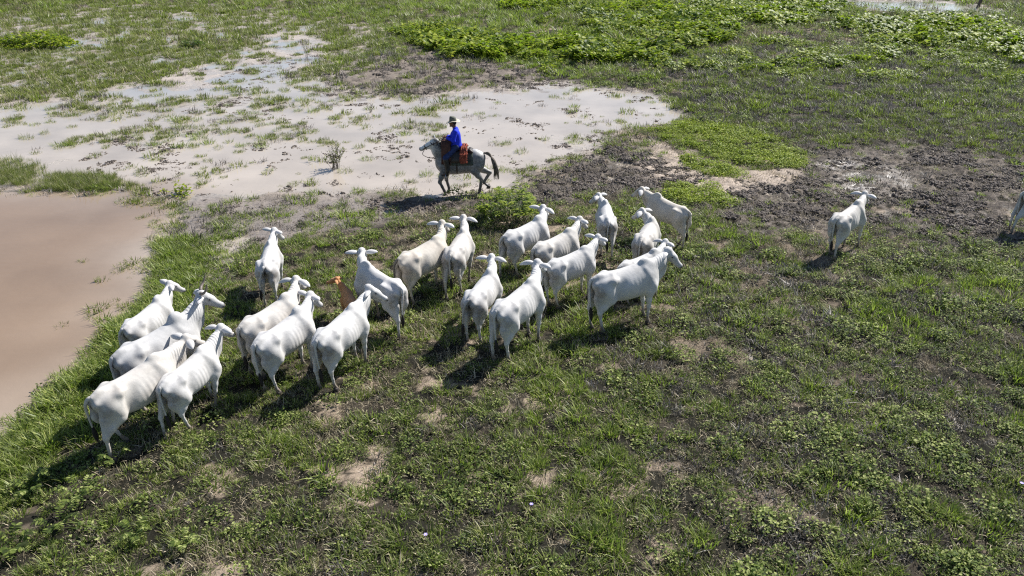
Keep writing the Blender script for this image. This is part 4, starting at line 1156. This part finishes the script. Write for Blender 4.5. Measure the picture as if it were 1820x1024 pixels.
S = Solid(.016); S.cap((-.30, -.12, 1.50), (-.30, .12, 1.50), .06, .06, .04); S.cap((-.36, -.16, 1.47), (-.36, .16, 1.47), .05, .05, .04)
vs, fs = S.mesh(2); mesh_obj('cantle', vs, fs, M_leather, saddle)
tv, tf = tube([V3(.12 + .0 * k, .29 * math.cos(a), 1.08 + .38 * math.sin(a)) for k, a in enumerate(np.linspace(.2, -math.pi - .2, 24))], [.022] * 24, 6, .5); mesh_obj('girth', tv, tf, M_strap, saddle)
for q in (1, -1):
    tv, tf = tube(smooth_path([V3(.22, q * .29, 1.35), V3(.34, q * .37, 1.10), V3(.46, q * .39, .78)], 4), [.014] * 9, 6); st_ = mesh_obj('stirrup_strap', tv, tf, M_strap, saddle)
    tv, tf = tube([V3(.47 + .0 * k, q * .39 + .07 * math.cos(a), .73 + .085 * math.sin(a)) for k, a in enumerate(np.linspace(0, 6.283, 15))], [.010] * 15, 6, None, False); mesh_obj('stirrup', tv, tf, M_steel, st_)

# ------------------------------------------------------------------ rider
rider = empty('person', (HX, HY, HZ - .02), R(180)); tag(rider, 'rider in royal blue long sleeved shirt and pale hat holding the reins on the horse', 'person')
pel = V3(.13, 0, 1.63); chest = V3(.15, 0, 1.98); neck = V3(.17, 0, 2.20); hc = V3(.22, 0, 2.37)
def arm(q): return [V3(.14, q * .185, 2.13), V3(.20, q * .265, 1.87), V3(.43, q * .085, 1.915)]
def leg(q): return [V3(.14, q * .11, 1.62), V3(.46, q * .36, 1.33), V3(.40, q * .385, .92), V3(.44, q * .385, .80)]
S = Solid(.0085)
S.cap(pel, chest, .12, .12, .08); S.cap((.14, -.12, 2.10), (.14, .12, 2.10), .075, .075, .06); S.cap(neck - V3(0, 0, .05), hc - V3(.03, 0, .06), .058, .056, .03)
S.ell(hc, (.095, .075, .115), .02); S.ell(hc + V3(.035, 0, -.055), (.065, .056, .065), .04)
S.cap(hc + V3(.088, 0, .005), hc + V3(.112, 0, -.025), .010, .017, .015)      # nose
S.ell(hc + V3(.085, 0, -.105), (.025, .028, .022), .02)                       # chin
S.ell(hc + V3(.093, 0, -.062), (.012, .026, .008), .01)                       # lips
for q in (1, -1):
    S.ell(hc + V3(.080, q * .032, .012), (.018, .020, .012), .01, sub=True)
    S.cap(hc + V3(.088, q * .018, .032), hc + V3(.078, q * .050, .030), .009, .008, .01)
    S.ell(hc + V3(-.005, q * .078, -.01), (.020, .010, .032), .006)
    A = arm(q); S.chain([A[0], A[1]], [.050, .042], .04); S.chain([A[1], A[2]], [.040, .027], .03)
    w = A[2]; d = unit(V3(.9, -q * .35, .0))
    pc = w + d * .055; S.cap(w + d * .01, pc + d * .02, .026, .032, .02, (V3(0, 1, 0), .7))
    for k in range(4):                                                         # fingers closed round the reins
        ln = (.038, .043, .040, .031)[k]; b = pc + d * .035 + V3(0, 0, .027 - k * .018)
        m1 = b + d * ln * .8 + V3(0, -q * .006, 0); m2 = m1 + V3(.002, -q * .028, -.004); m3 = m2 - d * .024
        S.chain([b, m1, m2, m3], [.0095, .009, .0085, .0075], .004)
    tb = pc + V3(-.01, -q * .012, .028); S.chain([tb, tb + V3(.022, -q * .014, .012), tb + V3(.040, -q * .024, .004)], [.011, .0095, .008], .006)
    L = leg(q); S.chain([L[0], L[1]], [.085, .062], .05); S.chain([L[1], L[2]], [.056, .040], .03)
    S.cap(L[2], L[3], .038, .038, .02); S.cap(L[3], L[3] + V3(.13, 0, -.02), .036, .030, .02)
vs, fs = S.mesh(1); mesh_obj('body', vs, fs, M_skin, rider)
def clothing(name, build, mat, res=.013, keep=None, sm=2):
    S = Solid(res); build(S); vs, fs = S.mesh(sm)
    if keep is not None: fs = fs[keep(vs[fs].mean(1))]
    o = mesh_obj(name, vs, fs, mat, rider); return o
def shirt(S):
    S.cap(pel + V3(-.01, 0, .02), chest, .165, .165, .08); S.cap((.14, -.125, 2.09), (.14, .125, 2.09), .095, .095, .06); S.cap((.15, 0, 2.12), (.165, 0, 2.20), .075, .068, .03)
    S.ell((.13, 0, 1.64), (.165, .185, .10), .06)
    for q in (1, -1):
        A = arm(q); e = A[1] * .10 + A[2] * .90
        S.chain([A[0], A[1] + V3(0, q * .005, 0)], [.078, .066], .04); S.chain([A[1], e], [.064, .046], .03)
        S.ell(A[1] + V3(-.02, q * .01, -.03), (.05, .05, .045), .03); S.cap(A[1] * .6 + A[0] * .4 + V3(0, q * .04, -.02), A[1] * .6 + A[0] * .4 + V3(.05, q * .03, -.01), .03, .02, .02)
clothing('shirt', shirt, M_shirt)
def trousers(S):
    S.ell(pel + V3(0, 0, -.02), (.150, .165, .115), .06)
    for q in (1, -1):
        L = leg(q); S.chain([L[0], L[1]], [.118, .090], .05); S.chain([L[1], L[1] * .3 + L[2] * .7], [.084, .070], .03)
clothing('trousers', trousers, M_jeans)
for q in (1, -1):
    def boot(S):
        L = leg(q); S.chain([L[1] * .85 + L[2] * .15, L[2], L[3]], [.094, .066, .058], .03); S.cap(L[3] + V3(-.03, 0, -.02), L[3] + V3(.15, 0, -.035), .042, .036, .02)
    clothing('boot', boot, M_boot, .011)
def hair(S): S.ell(hc + V3(-.018, 0, .02), (.098, .082, .108), .02); S.ell(hc + V3(.075, 0, -.05), (.075, .09, .10), .02, sub=True); S.ell(hc + V3(.0, 0, -.16), (.12, .12, .08), .02, sub=True)
clothing('hair', hair, M_hair, .011)
# hat: wide dipping brim and pinched crown
prof = []; vs = []; fs = []; m = 28
rings = [(.088, .000, 0), (.125, .004, 0), (.175, -.006, 1), (.215, -.010, 1), (.218, -.020, 1), (.170, -.018, 1), (.100, -.010, 0)]
for (r_, z_, w_) in rings:
    for j in range(m):
        a = j * 2 * math.pi / m; up_ = .040 * abs(math.sin(a)) ** 2 * w_ - .030 * max(0, math.cos(a)) * w_ - .015 * max(0, -math.cos(a)) * w_
        vs.append((r_ * math.cos(a) * 1.08, r_ * math.sin(a), z_ + up_))
for i in range(len(rings) - 1):
    for j in range(m): fs.append((i * m + j, i * m + (j + 1) % m, (i + 1) * m + (j + 1) % m, (i + 1) * m + j))
hat = mesh_obj('hat', vs, fs, M_hat, rider); hat.location = tuple(hc + V3(-.005, 0, .060)); hat.rotation_euler = (0, R(6), 0)
vs = []; fs = []; cr = [(.103, .0), (.100, .05), (.092, .10), (.078, .135), (.045, .150), (.004, .140)]
for (r_, z_) in cr:
    for j in range(m): a = j * 2 * math.pi / m; vs.append((r_ * math.cos(a) * 1.12, r_ * math.sin(a) * (1 - max(0, z_ - .06) * 3.5 * max(0, math.cos(a))), z_ + (.015 * math.cos(a) if z_ > .1 else 0)))
for i in range(len(cr) - 1):
    for j in range(m): fs.append((i * m + j, i * m + (j + 1) % m, (i + 1) * m + (j + 1) % m, (i + 1) * m + j))
mesh_obj('crown', vs, fs, M_band, hat)
vs = []; fs = []
for z_, r_ in ((.002, .1065), (.030, .1045)):
    for j in range(m): a = j * 2 * math.pi / m; vs.append((r_ * math.cos(a) * 1.12, r_ * math.sin(a), z_))
for j in range(m): fs.append((j, (j + 1) % m, m + (j + 1) % m, m + j))
mesh_obj('hat_band', vs, fs, M_band, hat)

# ------------------------------------------------------------------ single plants
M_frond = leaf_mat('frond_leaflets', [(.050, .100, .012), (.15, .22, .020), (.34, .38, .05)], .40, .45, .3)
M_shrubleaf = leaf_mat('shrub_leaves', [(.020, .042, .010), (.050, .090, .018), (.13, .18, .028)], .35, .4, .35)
M_stem = simple_mat('plant_stem', (.11, .10, .055), .8, .2, .3, 20)
M_twig = simple_mat('dry_twig', (.10, .085, .07), .85, .2, .3, 20)
def frond(t, base, direction, L, rise, lw, n=13):
    d = Vector((math.cos(direction), math.sin(direction), 0)); sd = Vector((-d.y, d.x, 0)); prev = None
    for i in range(n + 1):
        k = i / n; p = Vector(base) + d * L * k * (1 - .12 * k) + Vector((0, 0, rise * math.sin(min(1, k * 1.05) * 2.3) / .95))
        if prev is not None and i % 2 == 0: t.stem(prev, p, .004); prev = p
        if prev is None: prev = p
        if k > .12:
            l = lw * math.sin(.35 + 2.5 * k) * rnd(.85, 1.15)
            for q in (1, -1):
                a = direction + q * rnd(1.0, 1.35)
                t.leaf(tuple(p), a, l, l * .42, rnd(-.15, .45), .15, .2 + .5 * k)
def fern_plant(px, py, n, L, rise, lw, label, group='feathery leaved plants in the near left corner'):
    x, y = g2(px, py); r = empty('feathery_plant', (x, y, zat(x, y)), rnd(0, 6.28)); tag(r, label, 'plant', group)
    t = Tri(); a0 = rnd(0, 6.28)
    for i in range(n): frond(t, (rnd(-.04, .04), rnd(-.04, .04), .02 + .10 * random.random()), a0 + i * 6.283 / n + rnd(-.35, .35), L * rnd(.7, 1.15), rise * rnd(.6, 1.3), lw)
    t.build('foliage', M_weed, r)
    t = Tri(); t.stem((0, 0, -.03), (.01, .01, .16), .010); t.build('stem', M_stem, r)
    return r
for px, py, n, L, ri, lw, lab in [
    (62, 878, 7, .40, .22, .10, 'feathery plant left of the dark shaded hollow in the near left corner'),
    (150, 905, 7, .48, .24, .085, 'feathery plant with two long arching fronds below the dark hollow'),
    (205, 832, 5, .34, .20, .085, 'feathery plant at the hind hoof of the lowest white cow'),
    (28, 990, 7, .42, .22, .11, 'bright broad leaved plant at the bottom left corner'),
    (110, 950, 6, .36, .18, .08, 'low feathery plant between the corner plant and the arching fronds'),
    (330, 985, 6, .30, .14, .07, 'small feathery plant near the bottom edge on dry ground'),
    (245, 965, 5, .30, .15, .075, 'small dark feathery plant in the grass near the bottom left')]:
    fern_plant(px, py, n, L, ri, lw, lab)

# shrub behind the herd
x, y = g2(903, 400); shrub = empty('shrub', (x, y, zat(x, y))); tag(shrub, 'dark green leafy shrub with arching bright fronds just below the horse', 'shrub')
t = Tri()
for i in range(80):
    a = rnd(0, 6.28); r_ = .62 * math.sqrt(random.random())
    frond(t, (r_ * math.cos(a) * 1.15, r_ * math.sin(a), .20 + .75 * (1 - (r_ / .65) ** 2) * random.random()), a + rnd(-.8, .8), rnd(.30, .52), rnd(.12, .30), .15, 8)
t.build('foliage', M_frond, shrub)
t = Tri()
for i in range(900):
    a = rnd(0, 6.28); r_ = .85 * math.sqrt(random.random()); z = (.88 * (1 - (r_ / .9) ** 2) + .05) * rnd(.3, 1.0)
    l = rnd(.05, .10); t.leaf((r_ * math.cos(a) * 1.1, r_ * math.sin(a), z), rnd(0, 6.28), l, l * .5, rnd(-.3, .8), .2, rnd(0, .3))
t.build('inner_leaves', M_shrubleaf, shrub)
t = Tri()
for i in range(16):
    a = rnd(0, 6.28); t.stem((.1 * math.cos(a), .1 * math.sin(a), -.03), (rnd(.3, .6) * math.cos(a), rnd(.3, .6) * math.sin(a), rnd(.3, .55)), .010)
t.build('stems', M_stem, shrub)

def dome_bush(px, py, rx_, ry_, h, nleaf, L, mat, label, name='bush', cat='bush', wide=.7, group=None):
    x, y = g2(px, py); r = empty(name, (x, y, zat(x, y))); tag(r, label, cat, group)
    t = Tri()
    for i in range(nleaf):
        a = rnd(0, 6.28); q = math.sqrt(random.random()); hump = .75 + .35 * math.sin(a * 3 + q * 5)
        z = h * (1 - q ** 2.4 * .75) * rnd(.35, 1.0) * hump
        l = L * rnd(.6, 1.2); t.leaf((rx_ * q * math.cos(a), ry_ * q * math.sin(a), z), rnd(0, 6.28), l, l * wide, rnd(-.1, .8), .18, rnd(0, .5))
    t.build('foliage', mat, r)
    t = Tri()
    for i in range(14):
        a = rnd(0, 6.28); q = random.random() * .8; t.stem((rx_ * q * .5 * math.cos(a), ry_ * q * .5 * math.sin(a), -.03), (rx_ * q * math.cos(a), ry_ * q * math.sin(a), h * .7), .008)
    t.build('stems', M_stem, r); return r
random.seed(23)
dome_bush(68, 84, 2.5, 1.7, 1.0, 1500, .26, M_bigleaf, 'wide bright green leafy bush at the upper left of the flooded grass')
dome_bush(345, 84, .8, .8, .7, 260, .20, M_shrubleaf, 'small dark green bush in the flooded grass, upper left')
dome_bush(1392, 118, .95, .7, .6, 260, .24, M_bigleaf, 'small yellow green leafy plant alone below the far leafy bank', 'leafy_plant', 'plant')
dome_bush(322, 346, .34, .30, .42, 60, .20, M_bigleaf, 'broad leaved seedling standing at the far corner of the brown pond', 'seedling', 'plant', .42)
dome_bush(292, 345, .16, .16, .24, 16, .13, M_bigleaf, 'tiny pale leaved seedling left of the larger seedling by the pond', 'seedling', 'plant', .45)
x, y = g2(1443, 690); t = grass_tuft(150, .24, .16, .34, .011, .7); o = t.build('grass_clump', M_bright); o.location = (x, y, zat(x, y)); tag(o, 'tall dense bright grass clump alone in the right foreground field', 'grass clump')

# spindly shrub in the water, sapling, dry sticks
def spindly(px, py, n, h, spread, label, name, leafy=0):
    x, y = g2(px, py); r = empty(name, (x, y, max(0, zat(x, y)))); tag(r, label, 'plant'); t = Tri(); tl = Tri()
    for i in range(n):
        a = rnd(0, 6.28); s1 = rnd(.2, 1) * spread; top = Vector((s1 * math.cos(a), s1 * math.sin(a), h * rnd(.55, 1.05))); b = Vector((rnd(-.1, .1) * spread * 3, rnd(-.1, .1), -.02)); mid = b * .5 + top * .5 + Vector((rnd(-.05, .05), rnd(-.05, .05), .06))
        t.stem(b, mid, .008); t.stem(mid, top, .006)
        for k in range(2): p = mid + (top - mid) * random.random(); t.stem(p, p + Vector((rnd(-.14, .14), rnd(-.14, .14), rnd(.05, .18))), .0045)
        for k in range(leafy):
            p = b + (top - b) * rnd(.35, 1); l = rnd(.05, .11); tl.leaf(tuple(p), rnd(0, 6.28), l, l * .4, rnd(0, 1), .2, .4)
    t.build('stems', M_twig, r)
    if leafy: tl.build('foliage', M_olive, r)
    return r
spindly(596, 300, 30, .85, .50, 'spindly twiggy shrub standing in the shallow water left of the horse', 'twiggy_shrub', 8)
spindly(546, 104, 7, 1.15, .30, 'thin leafy sapling rising from the flooded grass at upper left', 'sapling', 16)
spindly(660, 200, 8, .4, .22, 'small bare twigs sticking out of the mud flat', 'dry_twigs', 0)

# grass tussocks in the shallows: each one a thing
TUS = [(1020,190,1.1),(985,173,1.2),(1021,254,1.15),(927,270,1.1),(900,256,1.0),(852,203,1.1),(934,162,.9),(1023,159,.9),(638,262,1.0),(653,283,1.2),(720,239,1.2),(690,233,1.1),(736,199,.9),
 (613,305,1.2),(774,232,.7),(885,183,.8),(1096,173,.9),(1118,181,.9),(1173,205,.9),(1159,182,.9),(899,304,1.1),(920,306,1.0),(945,302,1.1),(985,285,.9),(711,311,.9),(758,311,1.1),(252,310,1.3),(415,362,1.3),
 (435,384,1.2),(108,258,1.3),(128,257,1.1),(168,278,1.1),(280,284,.9),(14,213,1.4),(30,211,1.3),(63,222,1.0),(122,206,1.2),(136,205,1.0),(129,226,1.0),(159,193,.9),(312,213,1.5),(328,216,1.5),(352,214,1.2),(332,228,1.4),
 (315,227,1.2),(358,238,1.3),(300,251,1.2),(328,261,1.3),(345,261,1.1),(451,201,1.1),(491,196,1.2),(463,223,1.1),(470,246,1.4),(485,245,1.2),(445,243,1.0),(402,237,1.1),(388,263,1.0),(171,240,.8),(221,233,.9),
 (530,197,1.1),(560,233,.8),(505,160,1.3),(520,148,1.4),(540,136,1.5),(470,178,1.2),(420,170,1.1),(380,180,1.2),(250,190,1.2),(200,196,1.2),(90,195,1.2),(560,160,1.0),(590,180,.9),(640,340,1.0),(520,330,.9),(560,345,1.0),
 (690,350,1.1),(600,210,.8),(800,180,.8),(830,175,.9),(1060,235,.8),(1100,215,.8),(975,325,1.0),(860,322,.9),(1010,300,.8)]
TUS += [(402,218,1.24),(370,255,1.31),(293,149,1.32),(480,221,0.86),(153,200,1.1),(30,213,0.92),(534,178,1.22),(479,165,0.88),(89,218,0.8),(128,247,0.92),(426,260,0.96),(277,258,1.17),(557,170,1.18),(437,258,0.96),(110,188,0.88),(192,154,1.13),(423,146,0.99),(475,182,1.06),(286,183,1.19),(597,153,0.81),(440,233,0.81),(205,237,1.12),(39,147,0.9),(122,257,1.22),(464,254,0.99),(308,187,1.23),(456,159,1.24),(47,246,1.32),(215,157,1.14),(188,252,1.31),(186,209,0.97),(60,167,0.88),(522,226,0.89),(605,152,1.09),(149,193,1.13),(246,242,1.03),(562,152,0.82),(466,203,0.87),(493,231,1.15),(80,237,1.04),(508,163,0.96),(557,199,1.27),(237,259,1.07),(262,231,0.96),(99,193,1.01),(464,261,1.14),(201,204,0.85),(459,178,1.28),(452,188,1.23),(356,227,1.22),(407,188,0.95),(430,202,1.18),(548,180,1.16),(29,213,1.1),(398,175,1.05),(338,241,1.24),(375,186,1.21),(196,242,1.26),(353,247,1.34),(268,257,1.09)]
random.seed(31)
tm = []
for i in range(5):
    t = grass_tuft(95, .20, .09, .26, .012, .75); o = t.build('grass_tussock', M_olive if i % 2 else M_grass); o['kindid'] = i; tm.append(o)
for i, (px, py, sz) in enumerate(TUS):
    x, y = g2(px, py)
    if i < len(tm): o = tm[i]
    else: o = tm[i % len(tm)].copy(); COL.objects.link(o)
    if 'kindid' in o: del o['kindid']
    o.location = (x, y, max(-.01, zat(x, y)) - .01); o.rotation_euler = (0, 0, rnd(0, 6.28)); sz *= 1.05
    o.scale = (sz * rnd(1.0, 1.5), sz * rnd(.8, 1.1), sz * rnd(.75, 1.15))
    tag(o, 'low green grass tussock standing in the pale shallow mud flat', 'tussock', 'grass tussocks in the shallow mud flat')

# small flowers
M_petal = simple_mat('violet_petal', (.42, .36, .75), .6, .2, .1, 20)
M_centre = simple_mat('flower_centre', (.7, .6, .2), .7, .2, .1, 20)
for px, py, lab in ((1806, 884, 'single pale violet flower in the grass at the right edge'), (757, 978, 'tiny violet flower near the bottom edge, left of centre'), (943, 926, 'tiny violet flower in the grass below the herd centre')):
    x, y = g2(px, py); r = empty('flower', (x, y, zat(x, y) + .0)); tag(r, lab, 'flower')
    t = Tri(); t.stem((0, 0, 0), (.01, 0, .22), .003); t.build('stem', M_stem, r)
    t = Tri()
    for k in range(6): t.leaf((.01, 0, .22), k * 1.047, .035, .024, .35, .1)
    t.build('petals', M_petal, r)
    t = Tri(); t.leaf((0, 0, .226), 0, .02, .02, .1); t.build('flower_centre', M_centre, r)

# dark leaning post at the far top right
x, y = g2(1738, 13); post = empty('leaning_post', (x, y, zat(x, y))); tag(post, 'dark leaning post beside the far pale pool at the top edge', 'post')
tv, tf = tube(smooth_path([V3(0, 0, -.2), V3(.18, 0, .8), V3(.55, 0, 1.9), V3(.85, 0, 2.6)], 4), lerp_list([.17, .13, .11, .09], 13), 9); mesh_obj('shaft', tv, tf, M_twig, post)
tv, tf = tube(smooth_path([V3(.15, 0, .75), V3(-.15, .05, 1.3), V3(-.25, .05, 2.2)], 4), lerp_list([.10, .08, .05], 9), 8); mesh_obj('branch', tv, tf, M_twig, post)
